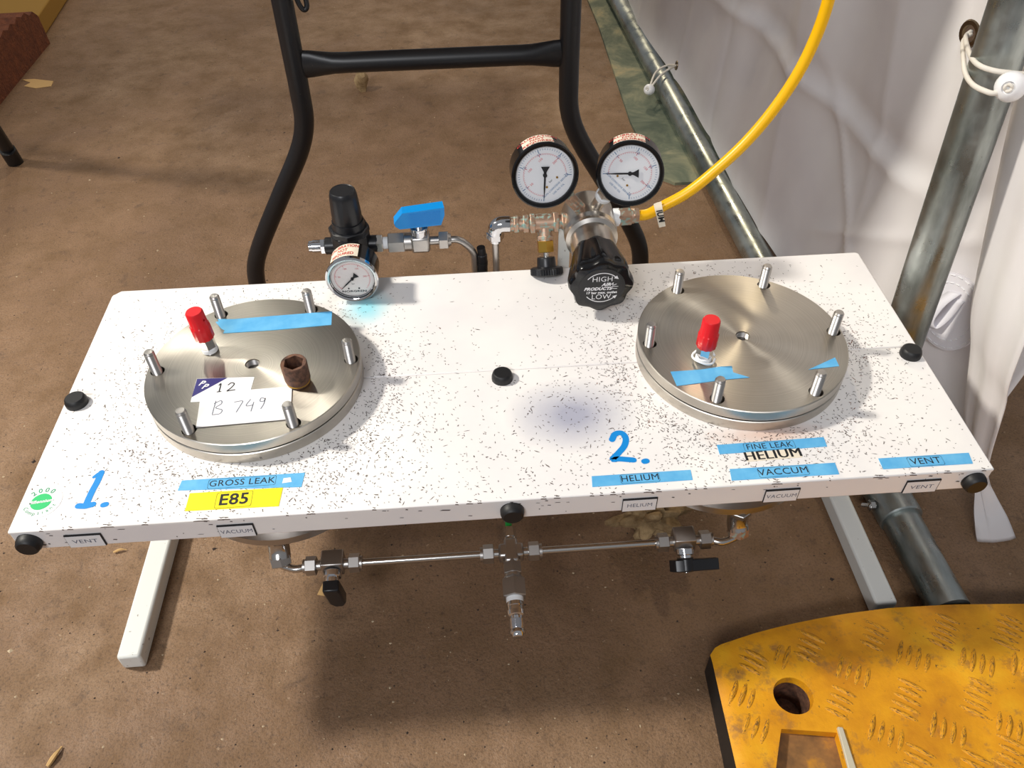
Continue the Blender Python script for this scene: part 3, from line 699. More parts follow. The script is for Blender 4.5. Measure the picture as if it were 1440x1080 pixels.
mk('handwriting', bm, 'inkgrey', card2)

# ------------------------------------------------------------------ gauges
def gauge(root, c, n, roll, R, depth, case, dialm, chrome=False, red_outer=False, st_ang=0, st_w=.9, brand=None):
    m = frame(c, n, None, roll)
    bm = NB(); ri = R*.86
    lathe(bm, [(0, -depth), (R*.9, -depth), (R*.97, -depth+.002), (R*.97, -.004), (R, -.0035), (R, -.001), (R*.96, 0), (ri+.0006, -.0004), (ri, -.0016), (ri, -.0045), (0, -.0045)], m, 56)
    g = mk('gauge', bm, case, root)
    if chrome: bm = NB(); lathe(bm, [(R*.985, -.0055), (R*1.03, -.005), (R*1.035, -.001), (R*.98, .0008), (ri+.001, -.0002), (ri-.0004, -.002)], m, 56); mk('bezel', bm, 'chrome', g)
    bm = NB(); lathe(bm, [(0, -.0038), (ri*.995, -.0038), (ri*.995, -.0044), (0, -.0044)], m, 48); mk('dial', bm, dialm, g)
    z = -.0036
    def tick(bm, a, r0, r1, wd):
        ca, sa = math.cos(a), math.sin(a); q = [(r0, -wd), (r1, -wd), (r1, wd), (r0, wd)]
        bm.faces.new([bm.verts.new(m @ V((r*ca-t*sa, r*sa+t*ca, z))) for r, t in q])
    bmA, bmB = NB(), NB(); ro = ri*.93; r2 = ri*(.74 if not red_outer else .80)
    for k in range(51):
        a = math.radians(225-270*k/50); big = k % 10 == 0
        if not red_outer: tick(bmA, a, ro-(.0034 if big else .0019)*R/.0335, ro, .00032 if big else .00016)
        if k < 49: tick(bmB, a, r2-(.0026 if big else .0012)*R/.0335, r2, .00026 if big else .00014)
    for k in range(50): # printed base line of the red scale
        a, b = (math.radians(225-270*q/50) for q in (k, k+1)); bmB.faces.new([bmB.verts.new(m @ V((r*math.cos(t), r*math.sin(t), z))) for r, t in ((r2, a), (r2+.0002, a), (r2+.0002, b), (r2, b))])
    for i, s in enumerate(('0', '5', '10', '15', '20', '25')):
        a = math.radians(225-54*i)
        if not red_outer: text(bmA, s, .0040*R/.0335, m @ T(ro*1.0*math.cos(a)*.80, ro*.80*math.sin(a), z) if i % 2 else m @ T(ro*.82*math.cos(a), ro*.82*math.sin(a), z), h=0)
        if 0 < i < 5: text(bmB, s+'0', .0032*R/.0335, m @ T(r2*.74*math.cos(a), r2*.74*math.sin(a), z), h=0)
    if not red_outer:
        text(bmA, 'NON CORROSIVE SERVICE', .0027, m @ T(0, -ri*.56, z), h=0); text(bmA, 'USE NO OIL', .0027, m @ T(0, -ri*.71, z), h=0)
        mk('scale_marks', bmA, 'dialblue', g)
    else: bmA.free()
    text(bmB, 'psi', .0026, m @ T(.005, ri*.12, z), h=0); mk('scale_marks_red', bmB, 'dialred', g)
    bmk = NB(); text(bmk, 'bar', .0030*R/.0335, m @ T(0, -ri*.30, z), h=0)
    if brand: text(bmk, brand, .0035, m @ T(0, -ri*.72, z), h=0, sx=1.5, bold=.0001)
    mk('dial_lettering', bmk, 'ink', g)
    bm = NB()
    for sx in (-1, 1): cyl(bm, m @ V((sx*ri*.24, -ri*(.36 if not red_outer else .55), z)), m @ V((sx*ri*.24, -ri*(.36 if not red_outer else .55), z+.0006)), .0011*R/.0335, seg=12)
    mk('dial_screws', bm, 'brass' if not red_outer else 'ink', g)
    a = math.radians(225); ca, sa = math.cos(a), math.sin(a)
    nd = [(-ri*.30, ri*.15), (-ri*.30, -ri*.15), (-ri*.12, -ri*.05), (0, -ri*.03), (ri*.45, -ri*.028), (ri*.86, 0), (ri*.45, ri*.028), (0, ri*.03), (-ri*.12, ri*.05)]
    bm = NB(); prism(bm, [(x*ca-y*sa, x*sa+y*ca) for x, y in nd], .0006, .001, m @ T(0, 0, z)); cyl(bm, m @ V((0, 0, z)), m @ V((0, 0, z+.0018)), ri*.07, seg=16); mk('needle', bm, 'ink', g)
    bm = NB(); lathe(bm, [(0, -.0014), (ri, -.0014)], m, 40); mk('glass', bm, 'glass', g)
    # calibration sticker wrapped over the top of the case
    a0 = PI/2-roll+st_ang; R_ = R*.97+.0004 if not chrome else R*.97+.0003
    z0, z1 = -.0042 if not chrome else -.0075, -depth*.88
    bm = NB(); n_ = 14; A = [[bm.verts.new(m @ V(((R_)*math.cos(a0+st_w*(.5-k/n_)), (R_)*math.sin(a0+st_w*(.5-k/n_)), zz))) for k in range(n_+1)] for zz in (z0, z1)]
    for k in range(n_): bm.faces.new((A[0][k], A[0][k+1], A[1][k+1], A[1][k]))
    s = mk('calibration_sticker', bm, 'cream', g)
    bm = NB(); hh = abs(z1-z0)
    for i, tx in enumerate(('CALIBRATION', 'NOT', 'REQUIRED')):
        zc = z1+hh*(.2+.3*i)
        text(bm, tx, hh*.30, m, fn=lambda x, y, zc=zc: ((R_+.0002)*math.cos(a0-x/R_), (R_+.0002)*math.sin(a0-x/R_), zc-y), bold=.00015, sx=.95*(R/.0335))
    mk('lettering', bm, 'inkred', s)
    return m

# ------------------------------------------------------------------ filter regulator assembly (behind the first chamber)
BY = .345; ZP = H+.0275; FX = -.1545
fr_ = thing('air_regulator', (FX, BY, H-.02), 'black plastic air regulator with domed knob and chrome gauge', 'regulator')
bm = NB(); lathe(bm, [(0, H-.02), (.016, H-.02), (.0185, H-.012), (.0205, H+.002), (.0215, H+.008), (.0215, H+.044), (.0205, H+.046), (0, H+.046)], T(FX, BY, 0), 12, ); mk('body', bm, 'blackplastic', fr_, ang=25, bev=.001)
bm = NB(); cyl(bm, (FX, BY, H+.045), (FX, BY, H+.052), .0222, seg=8, ch=.001); cyl(bm, (FX, BY, H+.052), (FX, BY, H+.060), .0182, .0172, seg=32); mk('collar', bm, 'blackplastic', fr_)
bm = NB(); lathe(bm, [(0, H+.060), (.0160, H+.060), (.0160, H+.070), (.0148, H+.090), (.0135, H+.0955), (.0125, H+.0965), (.0118, H+.0958), (0, H+.0955)], T(FX, BY, 0), 48, lambda a, i: 1+(.012*math.cos(16*a) if 1 <= i <= 3 else 0)); mk('adjuster_knob', bm, 'blackplastic', fr_)
for s in (-1, 1): bm = NB(); cyl(bm, (FX, BY, ZP), (FX+s*.0295, BY, ZP), .0095, seg=20, ch=.001); mk('port_boss', bm, 'blackplastic', fr_)
bm = NB(); x = FX-.029; hexn(bm, (x+.002, BY, ZP), (x-.005, BY, ZP), .0088); cyl(bm, (x-.005, BY, ZP), (x-.014, BY, ZP), .0072, seg=20); cyl(bm, (x-.0105, BY, ZP), (x-.0185, BY, ZP), .0064, seg=20, ch=.0008); mk('push_fitting', bm, 'chrome', fr_)
GC = V((-.1495, .2765, H+.0298)); gauge(fr_, GC, (-.03, -1, .03), 0, .0268, .034, 'gloss', 'dialpink', True, True, .32, 1.3, 'NORGREN')
bm = NB(); cyl(bm, (GC.x, GC.y+.032, GC.z), (FX+.003, BY-.015, ZP), .008, seg=20); mk('gauge_stem', bm, 'brass', fr_)

bv = thing('ball_valve', (-.078, BY, ZP), 'steel ball valve with a bright blue wedge handle', 'valve')
X = lambda px: at(px, 345, y=BY).x
bm = NB(); hexn(bm, (FX+.0275, BY, ZP), (FX+.0345, BY, ZP), .0105); mk('reducer_nut', bm, 'nickel', bv)
bm = NB(); cyl(bm, (FX+.034, BY, ZP), (FX+.041, BY, ZP), .0068, seg=20); mk('sealing_tape', bm, 'ptfe', bv)
bm = NB(); hexn(bm, (FX+.0405, BY, ZP), (FX+.0585, BY, ZP), .0118); cyl(bm, (FX+.0585, BY, ZP), (FX+.0665, BY, ZP), .0105, seg=24); cyl(bm, (FX+.0665, BY, ZP), (FX+.0705, BY, ZP), .0085, seg=20); mk('coupling', bm, 'satin', bv)
vx = -.0785
bm = NB(); box(bm, (vx, BY, ZP), (.021, .020, .020)); mk('valve_body', bm, 'satin', bv, bev=.003)
bm = NB(); cyl(bm, (vx, BY, ZP+.009), (vx, BY, ZP+.0165), .0092, .0098, seg=24); cyl(bm, (vx, BY, ZP+.0165), (vx, BY, ZP+.020), .0102, seg=24, ch=.0005); cyl(bm, (vx, BY, ZP+.02), (vx, BY, ZP+.026), .0065, seg=16); mk('stem', bm, 'chrome', bv)
m = frame((vx, BY, ZP+.024), (0, -.50, .866), (0, .866, .5))
m = T(vx, BY, ZP+.023) @ Matrix.Rotation(.10, 4, 'Z')
bm = NB()
for sgn in (1,):
    hp = [(-.0255, .004), (-.021, .0), (.024, .0), (.0285, .012), (.0288, .0215), (-.0165, .0195), (-.0265, .008)]
    a = [bm.verts.new(m @ V((x, -.0075, z))) for x, z in hp]; b = [bm.verts.new(m @ V((x*.98, .0055, z*.98+.0006))) for x, z in hp]; k = len(hp)
    bm.faces.new(a[::-1]); bm.faces.new(b)
    for i in range(k): bm.faces.new((a[i], a[(i+1) % k], b[(i+1) % k], b[i]))
for i in range(20): box(bm, (-.009+i*.0017, -.0077, .010), (.0006, .0007, .016), m)
hd = mk('handle', bm, 'blue', bv, label='bright blue wedge handle')
bm = NB(); cyl(bm, (vx+.010, BY, ZP), (vx+.022, BY, ZP), .0050, seg=16); hexn(bm, (vx+.0205, BY, ZP), (vx+.031, BY, ZP), .0105); cyl(bm, (vx+.031, BY, ZP), (vx+.034, BY, ZP), .0078, .0065, seg=20); mk('compression_nut', bm, 'satin', bv)
tb = thing('steel_tube', (-.02, BY, H-.1), 'thin bent steel tube from the blue-handled valve down behind the bench', 'tube')
bm = NB(); tube(bm, [(vx+.033, BY, ZP), (vx+.041, BY, ZP-.0005), (-.0295, BY, ZP-.006), (-.0215, BY, ZP-.017), (-.0195, BY, ZP-.032), (-.0195, BY, H-.07), (-.022, BY-.006, H-.085), (-.04, BY-.03, H-.094), (-.10, BY-.09, H-.095), (-.155, BY-.14, H-.095)], .0040, 14); mk('tube_run', bm, 'satin', tb)
# green hose with a black push connector
gh = thing('green_hose', (-.0085, BY, .12), 'thin green hose with black push connector rising behind the bench', 'hose')
q = at(678, 362, y=BY)
bm = NB(); cyl(bm, (q.x, BY, H-.026), (q.x, BY, H+.006), .0058, seg=20, ch=.001); cyl(bm, (q.x, BY, H+.006), (q.x-.001, BY, H+.015), .0048, seg=20); cyl(bm, (q.x, BY, H-.008), (q.x, BY, H-.004), .0063, seg=20); mk('push_connector', bm, 'blackplastic', gh)
bm = NB(); YP, ZM = .0568, .115
tube(bm, [(q.x, BY, H-.02), (q.x, BY, H-.05), (q.x+.001, BY-.02, H-.10), (0, .25, .135), (0, .16, .12), (0, .11, .1155), (-.0006, YP+.024, ZM)], .0036, 12); mk('hose_run', bm, 'greenhose', gh)
bm = NB(); q = at(650, 385, y=.334); m = frame((q.x, .334, H-.022), (0, -.6, .8)); box(bm, (0, 0, 0), (.030, .012, .001), m); pl = mk('name_plate', bm, 'white', bench); bm = NB(); text(bm, 'VACUUM', .008, m, h=.0007); mk('lettering', bm, 'ink', pl)

# ------------------------------------------------------------------ helium pressure regulator
RY = .335; RC = V((.1075, RY, H+.0465)); ax = V((-.012, -1, -.035)).normalized(); P = lambda t: RC+ax*t
rg = thing('gas_regulator', (RC.x, RC.y, H-.02), 'nickel gas pressure regulator with large black knob and two gauges', 'regulator')
bm = NB(); lathe(bm, [(0, -.026), (.022, -.026), (.0275, -.022), (.0288, -.018), (.0288, .018), (.0265, .0225), (.0265, .0245), (.0280, .0250), (.0280, .0290), (.0240, .0315), (.0240, .058), (0, .058)], frame(RC, ax), 56); mk('body', bm, 'nickel', rg, ang=20)
bm = NB(); lob = lambda a, i: 1+(.0 if i < 2 else (.012 if i < 4 else .048))*math.cos(8*a)-(.0 if i < 2 else .02)
kp = [(0, .052), (.0226, .052), (.0240, .054), (.0256, .062), (.0285, .078), (.0318, .0925), (.0326, .098), (.0326, .104), (.0312, .1075), (.0275, .109), (0, .109)]
lathe(bm, kp, frame(RC, ax), 96, lob); kb = mk('control_knob', bm, 'gloss', rg)
km = frame(P(.1091), ax) @ Matrix.Scale(.9, 4)
bm = NB(); lathe(bm, [(0, 0), (.0262, 0), (.0262, -.0004), (0, -.0004)], km @ T(0, 0, .0003), 48); mk('knob_face', bm, 'blackplastic', kb)
bm = NB(); hz = .0005
text(bm, 'HIGH', .0098, km @ T(0, .0118, 0), h=hz, sx=.95); text(bm, 'LOW', .0098, km @ T(0, -.0135, 0), h=hz, sx=.95)
text(bm, 'AIR', .0062, km @ T(.0045, .0042, 0), h=hz, shear=.3, bold=.0003); text(bm, 'PRODUCTS', .0058, km @ T(-.0045, -.0016, 0), h=hz, shear=.3, bold=.0003)
stroke(bm, [(.0095, .0035), (.0125, .0065), (.012, .003), (.016, .0045)], .0008, km, hz); stroke(bm, [(.0085, -.0005), (.013, .0012), (.018, .001)], .0008, km, hz); stroke(bm, [(.008, -.003), (.012, -.0018), (.017, -.002)], .0008, km, hz)
text(bm, '17 bar max. outlet', .0044, km @ T(0, -.0072, 0), h=hz, bold=.0002)
for s in (1, -1):
    pts = [(.0205*math.cos(math.radians(a)), s*.0205*math.sin(math.radians(a))) for a in range(142, 44, -6)]; stroke(bm, pts, .0011, km, hz, 1)
    e = pts[-1]; dx, dy = pts[-1][0]-pts[-2][0], pts[-1][1]-pts[-2][1]; q = math.hypot(dx, dy); dx /= q; dy /= q
    bm.faces.new([bm.verts.new(km @ V((e[0]+a*dx-b*dy, e[1]+a*dy+b*dx, hz))) for a, b in ((0, .0024), (0, -.0024), (.005, 0))])
mk('lettering', bm, 'white', kb)
gL = V(at(767, 248, y=.297)); gR = V(at(886, 245.5, y=.297))
e15 = math.sin(math.radians(11)); c15 = math.cos(math.radians(11))
nL = V((.05, -c15, e15)); nR = V((-.17, -c15, e15))
mL = gauge(rg, gL, nL, math.radians(42), .0338, .031, 'gloss', 'dial', st_ang=.18, st_w=.98)
mR = gauge(rg, gR, nR, math.radians(-42), .0338, .031, 'gloss', 'dial', st_ang=.10, st_w=.98)
for m, wt in ((mL, 0), (mR, 1)):
    a = m @ V((0, -.0305, -.016)); dirv = (RC+V((0, .004, .006))-a).normalized(); b = RC+V((0, .004, .006))
    bm = NB(); hexn(bm, a, a+dirv*.010, .0085); cyl(bm, a+dirv*.008, b, .0066, seg=20); gs = mk('gauge_stem', bm, 'copper' if not wt else 'nickel', rg)
    if wt: bm = NB(); cyl(bm, a+dirv*.0085, a+dirv*.0155, .0092, .0088, seg=20, ch=.001); mk('sealing_tape', bm, 'ptfe', gs)
# outlet to the yellow hose
o0 = RC+V((.026, 0, .006)); 
bm = NB(); cyl(bm, o0, o0+V((.008, 0, 0)), .0098, seg=20, ch=.001); mk('sealing_tape', bm, 'ptfe', rg)
bm = NB(); hexn(bm, o0+V((.006, 0, 0)), o0+V((.020, 0, .0005)), .0105); cyl(bm, o0+V((.019, 0, .0005)), o0+V((.023, 0, .0008)), .0085, seg=20); hexn(bm, o0+V((.0225, 0, .001)), o0+V((.0285, 0, .001)), .009); mk('outlet_fitting', bm, 'copper', rg)
# inlet manifold: elbow, couplings, tee with a hand valve
iz = RC+V((-.026, 0, 0)); ez = at(700, 320, y=RY); TL = at(765, 313, y=RY); E0 = V((ez.x, RY, TL.z)); iz.z = TL.z
bm = NB()
hexn(bm, iz+V((.004, 0, 0)), iz+V((-.004, 0, 0)), .0105); cyl(bm, iz, V((TL.x, RY, TL.z)), .0075, seg=20)
cyl(bm, TL+V((.013, 0, 0)), TL+V((-.013, 0, 0)), .0098, seg=24, ch=.001); 
for s in (-1, 1): hexn(bm, TL+V((s*.010, 0, 0)), TL+V((s*.0155, 0, 0)), .0118)
cyl(bm, TL+V((-.015, 0, 0)), E0+V((.010, 0, 0)), .0078, seg=20); hexn(bm, TL+V((-.017, 0, 0)), TL+V((-.023, 0, 0)), .0105); hexn(bm, TL+V((-.028, 0, 0)), TL+V((-.033, 0, 0)), .0100)
mk('inlet_fittings', bm, 'copper', rg)
bm = NB(); tube(bm, [E0+V((.013, 0, 0)), E0+V((.004, 0, 0)), E0+V((-.001, 0, -.003)), E0+V((-.003, 0, -.010))], .0092, 20, 6); hexn(bm, E0+V((-.003, 0, -.009)), E0+V((-.003, 0, -.017)), .0098, 0); cyl(bm, E0+V((-.003, 0, -.017)), E0+V((-.003, 0, -.021)), .0065, seg=16); mk('elbow', bm, 'chrome', rg)
tb2 = thing('steel_tube', (E0.x-.003, RY, .15), 'straight steel tube running down from the regulator elbow behind the bench', 'tube')
bm = NB(); t0 = E0+V((-.003, 0, -.018)); tube(bm, [t0, (t0.x, RY, H-.03), (t0.x, RY, H-.075), (t0.x+.004, RY-.008, H-.09), (.05, RY-.05, H-.095), (.16, RY-.14, H-.095)], .0038, 14, 8); mk('tube_run', bm, 'satin', tb2)
va = V((.02, -.52, -.854)).normalized(); Q = lambda t: TL+va*t
bm = NB(); cyl(bm, Q(0), Q(.020), .0078, seg=20); hexn(bm, Q(.014), Q(.018), .0095); mk('valve_branch', bm, 'copper', rg)
bm = NB(); hexn(bm, Q(.0195), Q(.032), .0095); mk('brass_nut', bm, 'brass', rg)
bm = NB(); cyl(bm, Q(.032), Q(.040), .003, seg=14); mk('spindle', bm, 'steel', rg)
bm = NB(); lathe(bm, [(0, .0375), (.0095, .0375), (.0100, .039), (.0105, .0475), (.0165, .0485), (.0178, .050), (.0178, .056), (.0165, .0575), (0, .0575)], frame(TL, va), 80, lambda a, i: 1+(.02*math.cos(40*a) if 5 <= i <= 6 else 0)); mk('hand_valve_knob', bm, 'blackplastic', rg)
# yellow hose
yh = thing('yellow_hose', (.28, .38, H), 'bright yellow hose rising from the gas regulator across the tent wall', 'hose')
hs = o0+V((.027, 0, .001))
hp = [hs, hs+V((.012, 0, .001)), at(930, 291, d=.892), at(965, 272, d=.884), at(1000, 245, d=.872), at(1045, 204, d=.855), at(1085, 158, d=.835), at(1120, 107, d=.812), at(1146, 55, d=.79), at(1165, 0, d=.765), at(1178, -70, d=.735), at(1180, -160, d=.70)]
bm = NB(); tube(bm, hp, .0059, 18, 8); mk('hose_run', bm, 'yellowhose', yh)
a = at(926, 293, d=.885); m = frame(at(929, 303, d=.872), (-.15, -.75, .6), (1, .2, .1))
bm = NB(); tube(bm, [at(923, 294, d=.892), at(928, 292, d=.892)], .0064, 18, 0); tg = mk('hose_tag', bm, 'cream', yh)
bm = NB(); cyl
A = [at(919, 287, d=.884), at(930, 283, d=.884), at(936, 318, d=.872), at(927, 320, d=.872)]
bm.faces.new([bm.verts.new(p) for p in A]); r = bmesh.ops.extrude_face_region(bm, geom=list(bm.faces)); bmesh.ops.translate(bm, verts=[v for v in r['geom'] if isinstance(v, bmesh.types.BMVert)], vec=fw*.0006); mk('tag_flag', bm, 'cream', yh)
ex = (A[3]-A[0]).normalized(); ey = (A[1]-A[0]); ey = (ey-ex*ey.dot(ex)).normalized(); ez_ = ex.cross(ey); cc = (A[0]+A[1]+A[2]+A[3])/4-fw*.0006+ex*.002
mt = Matrix(((ex.x, ey.x, ez_.x, cc.x), (ex.y, ey.y, ez_.y, cc.y), (ex.z, ey.z, ez_.z, cc.z), (0, 0, 0, 1)))
bm = NB(); text(bm, 'IUM', .0088, mt, h=0, bold=.0003); mk('tag_lettering', bm, 'ink', yh)

# ------------------------------------------------------------------ manifold pipe under the front edge
mf = thing('pipe_manifold', (0, YP, ZM-.05), 'stainless pipe manifold with cross fitting under the front edge of the bench', 'pipework')
pl = lambda px, py: at(px, py, z=ZM)
cr = V((0, YP, ZM))
for s, vpx, epx in ((-1, (468, 797), (388, 770)), (1, (963, 767), (1040, 735))):
    v = pl(*vpx); v.y = YP; v.z = ZM
    bm = NB(); tube(bm, [cr+V((s*.012, 0, 0)), v-V((s*.014, 0, 0))], .0040, 16, 0); mk('pipe', bm, 'steel', mf)
    bm = NB(); hexn(bm, cr+V((s*.018, 0, 0)), cr+V((s*.029, 0, 0)), .0098); cyl(bm, cr+V((s*.029, 0, 0)), cr+V((s*.032, 0, 0)), .0075, seg=20); mk('compression_nut', bm, 'satin', mf)
    for q in (-1, 1):
        bm = NB(); hexn(bm, v+V((q*.0165, 0, 0)), v+V((q*.0275, 0, 0)), .0098); cyl(bm, v+V((q*.0275, 0, 0)), v+V((q*.0300, 0, 0)), .0072, seg=20); cyl(bm, v+V((q*.008, 0, 0)), v+V((q*.018, 0, 0)), .0055, seg=18); mk('compression_nut', bm, 'satin', mf)
    bm = NB(); box(bm, v+V((0, .002, .001)), (.0225, .019, .019)); vb = mk('valve_body', bm, 'satin', mf, bev=.0012)
    sd = V((0, -.80, -.60)) if s > 0 else V((0, -.97, -.243)); st0 = v+sd*.007
    bm = NB(); cyl(bm, st0, v+sd*.014, .0095, seg=24, ch=.0008); cyl(bm, v+sd*.014, v+sd*.021, .0068, seg=20); mk('stem', bm, 'chrome', vb)
    hm = frame(v+sd*.019, sd, (0, 0, 1), 0 if s > 0 else -PI/2)
    bm = NB()
    if s > 0: hpz = [(-.0165, -.004), (-.0125, -.0065), (.0, -.0062), (.0335, -.0058), (.0335, .0050), (.008, .0060), (-.002, .0085), (-.012, .0055)]
    else: hpz = [(-.0085, -.0080), (.0, -.0086), (.034, -.0086), (.0445, -.0045), (.0445, .0045), (.034, .0086), (.0, .0086), (-.0085, .0080)]
    prism(bm, hpz, 0, .012, hm)
    if s > 0: cyl(bm, v+sd*.017, v+sd*.0315, .0088, seg=20, ch=.001)
    mk('handle', bm, 'blackplastic', vb, bev=.0018)
    if s > 0: bm = NB(); cyl(bm, v+sd*.031, v+sd*.0322, .0028, seg=12); mk('handle_screw', bm, 'steel', vb)
    # tube end bending back to the elbow below the chamber
    L4 = [(396, 789), (405, 798), (417, 803), (433, 803)] if s < 0 else [(1037, 747), (1030, 757), (1016, 767), (1001, 769)]
    tp = [at(*q, z=ZM) for q in L4]; tp[-1].y = YP; tp[-2].y = (tp[-2].y+YP)/2
    et = at(*((387, 752) if s < 0 else (1040, 717)), z=.147); el = V((et.x, et.y, .134)); q = at(*((394, 785) if s < 0 else (1038, 744)), z=.121)
    bm = NB(); hexn(bm, V((et.x, et.y, .1500)), V((et.x, et.y, .1435)), .0125)
    tube(bm, [V((et.x, et.y, .149)), el+V((0, 0, .004)), el.lerp(q, .5)+V((0, .001, 0)), q], .0108, 20, 6); mk('elbow', bm, 'steel', mf)
    dq = (tp[0].lerp(tp[1], .4)-el).normalized()
    bm = NB(); hexn(bm, q-dq*.003, q+dq*.007, .0112); mk('elbow_nut', bm, 'copper' if s > 0 else 'satin', mf)
    bm = NB(); tube(bm, [q, q+dq*.007, *tp[1:], v+V((s*.026, 0, 0))], .0040, 16, 8); mk('pipe', bm, 'steel', mf)
bm = NB(); box(bm, cr, (.026, .016, .014)); box(bm, cr, (.0145, .028, .0146)); mk('cross_body', bm, 'satin', mf, bev=.0025)
bm = NB(); cyl(bm, cr+V((0, .010, 0)), cr+V((0, .018, 0)), .0066, seg=20); cyl(bm, cr+V((0, .0165, 0)), cr+V((0, .029, 0)), .0078, .0066, seg=6); cyl(bm, cr+V((-.012, 0, 0)), cr+V((-.019, 0, 0)), .0048, seg=16); cyl(bm, cr+V((.012, 0, 0)), cr+V((.019, 0, 0)), .0048, seg=16); mk('compression_nut', bm, 'steel', mf)
nd = V((.004, -1, -.16)).normalized(); U = lambda t: cr+nd*t
bm = NB(); hexn(bm, U(.010), U(.024), .0098); cyl(bm, U(.024), U(.028), .0085, seg=20); mk('compression_nut', bm, 'satin', mf)
bm = NB(); cyl(bm, U(.0265), U(.031), .0088, .0125, seg=6, rot=.5); hexn(bm, U(.030), U(.049), .0128); mk('check_valve', bm, 'satin', mf)
bm = NB(); cyl(bm, U(.0485), U(.0545), .0086, seg=20, ch=.0005); mk('sealing_tape', bm, 'ptfe', mf)
bm = NB(); prof = [(0, .054), (.0086, .054), (.0088, .058), (.0082, .0585), (.0082, .0625), (.0092, .063), (.0090, .067), (.0068, .0685), (.0066, .071)]
z = .0715
while z < .081: prof += [(.0075, z), (.0066, z+.0007)]; z += .0014
prof += [(.0078, .0825), (.0078, .085), (.006, .0865), (.0055, .0885), (.0042, .0888), (0, .0888)]
lathe(bm, prof, frame(cr, nd), 24); mk('threaded_nipple', bm, 'chrome', mf)

# ------------------------------------------------------------------ yellow ramp piece
RE = .044
arc = [tuple(at(*p, z=RE))[:2] for p in ((1000, 917), (1004, 910), (1012, 905), (1030, 899), (1060, 889), (1090, 881), (1120, 874), (1155, 867), (1190, 861), (1250, 853), (1340, 848), (1440, 847), (1540, 850))]+[(.75, -.05)]
def arcy(x):
    if x <= arc[0][0]: return arc[0][1]
    for (a, b), (c, d) in zip(arc, arc[1:]):
        if x <= c:
            t = (x-a)/(c-a); return b+(d-b)*t
    return arc[-1][1]
def lx(y): return arc[0][0]+(arc[0][1]-y)*(at(1035, 1080, z=RE).x-arc[0][0])/(arc[0][1]-at(1035, 1080, z=RE).y)
def rz(x, y):
    d = arcy(x)-y; e = x-lx(y)
    return RE-.003+.006*sm(0, .17, d)+.003*sm(0, .009, d)-.0035*(1-sm(0, .008, e))
bm = NB(); nx, nyy = 60, 44; top = []
for i in range(nx+1):
    row = []
    for j in range(nyy+1):
        u = (i/nx)**1.1; t = (j/nyy)**1.2
        x0 = lx(arc[0][1]-t*.42); x = x0+u*(.75-x0); ya = arcy(arc[0][0]+u*(.75-arc[0][0])); y = ya-t*.42
        row.append(bm.verts.new((x, y, rz(x, y))))
    top.append(row)
bot = [[bm.verts.new((v.co.x, v.co.y, .0)) for v in r] for r in top]
for i in range(nx):
    for j in range(nyy):
        bm.faces.new((top[i][j], top[i+1][j], top[i+1][j+1], top[i][j+1])); bm.faces.new((bot[i][j], bot[i][j+1], bot[i+1][j+1], bot[i+1][j]))
for i in range(nx):
    for j in (0, nyy): bm.faces.new((top[i][j], top[i+1][j], bot[i+1][j], bot[i][j]))
for j in range(nyy):
    for i in (0, nx): bm.faces.new((top[i][j], top[i][j+1], bot[i][j+1], bot[i][j]))
ramp = thing('cable_ramp', (.45, -.15, 0), 'yellow rubber ramp piece with chequered tread and worn paint on the floor', 'ramp')
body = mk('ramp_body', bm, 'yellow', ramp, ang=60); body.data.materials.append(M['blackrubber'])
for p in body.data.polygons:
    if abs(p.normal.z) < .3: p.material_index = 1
hc = at(1115, 979, z=.045); pk = [at(*p, z=.046) for p in ((1098, 1026), (1176, 1032), (1200, 1120), (1085, 1120))]
bm = NB(); cyl(bm, (hc.x, hc.y, .004), (hc.x, hc.y, .07), .0165, .0205, seg=36)
prism(bm, [(p.x, p.y) for p in pk], .038, .07)
cut = mk('cutter', bm, 'dark', None); bpy.context.view_layer.update(); boolean(body, cut)
bm = NB(); lathe(bm, [(0, .0045), (.0162, .0045), (.0162, .004), (0, .004)], T(hc.x, hc.y, 0), 32); lathe(bm, [(.0105, .0046), (.0105, .008), (.006, .009), (0, .009)], T(hc.x-.001, hc.y-.002, 0), 6); mk('fixing_bolt', bm, 'rust', ramp)
bm = NB(); lathe(bm, [(.0163, .0046), (.0182, .036), (.0179, .036), (.0160, .0046)], T(hc.x, hc.y, 0), 32); mk('hole_lining', bm, 'rust', ramp)
bm = NB(); prism(bm, [(p.x, p.y) for p in pk], .0381, .0386); mk('worn_pocket', bm, 'brownwear', ramp)
rs = [at(*p, z=.048) for p in ((1176, 1024), (1184, 1025), (1205, 1090), (1193, 1090))]
bm = NB(); prism(bm, [(p.x, p.y) for p in rs], .038, .0525); mk('reflector_strip', bm, 'reflector', ramp, bev=.001)
bm = NB(); lathe(bm, [(.0, 0), (.0028, .0), (.0017, .0022), (.0, .0026)], None, 14); 
for v in bm.verts: v.co.x *= 5.6
tm = mesh('tread_bar', bm, 'tread', 60)
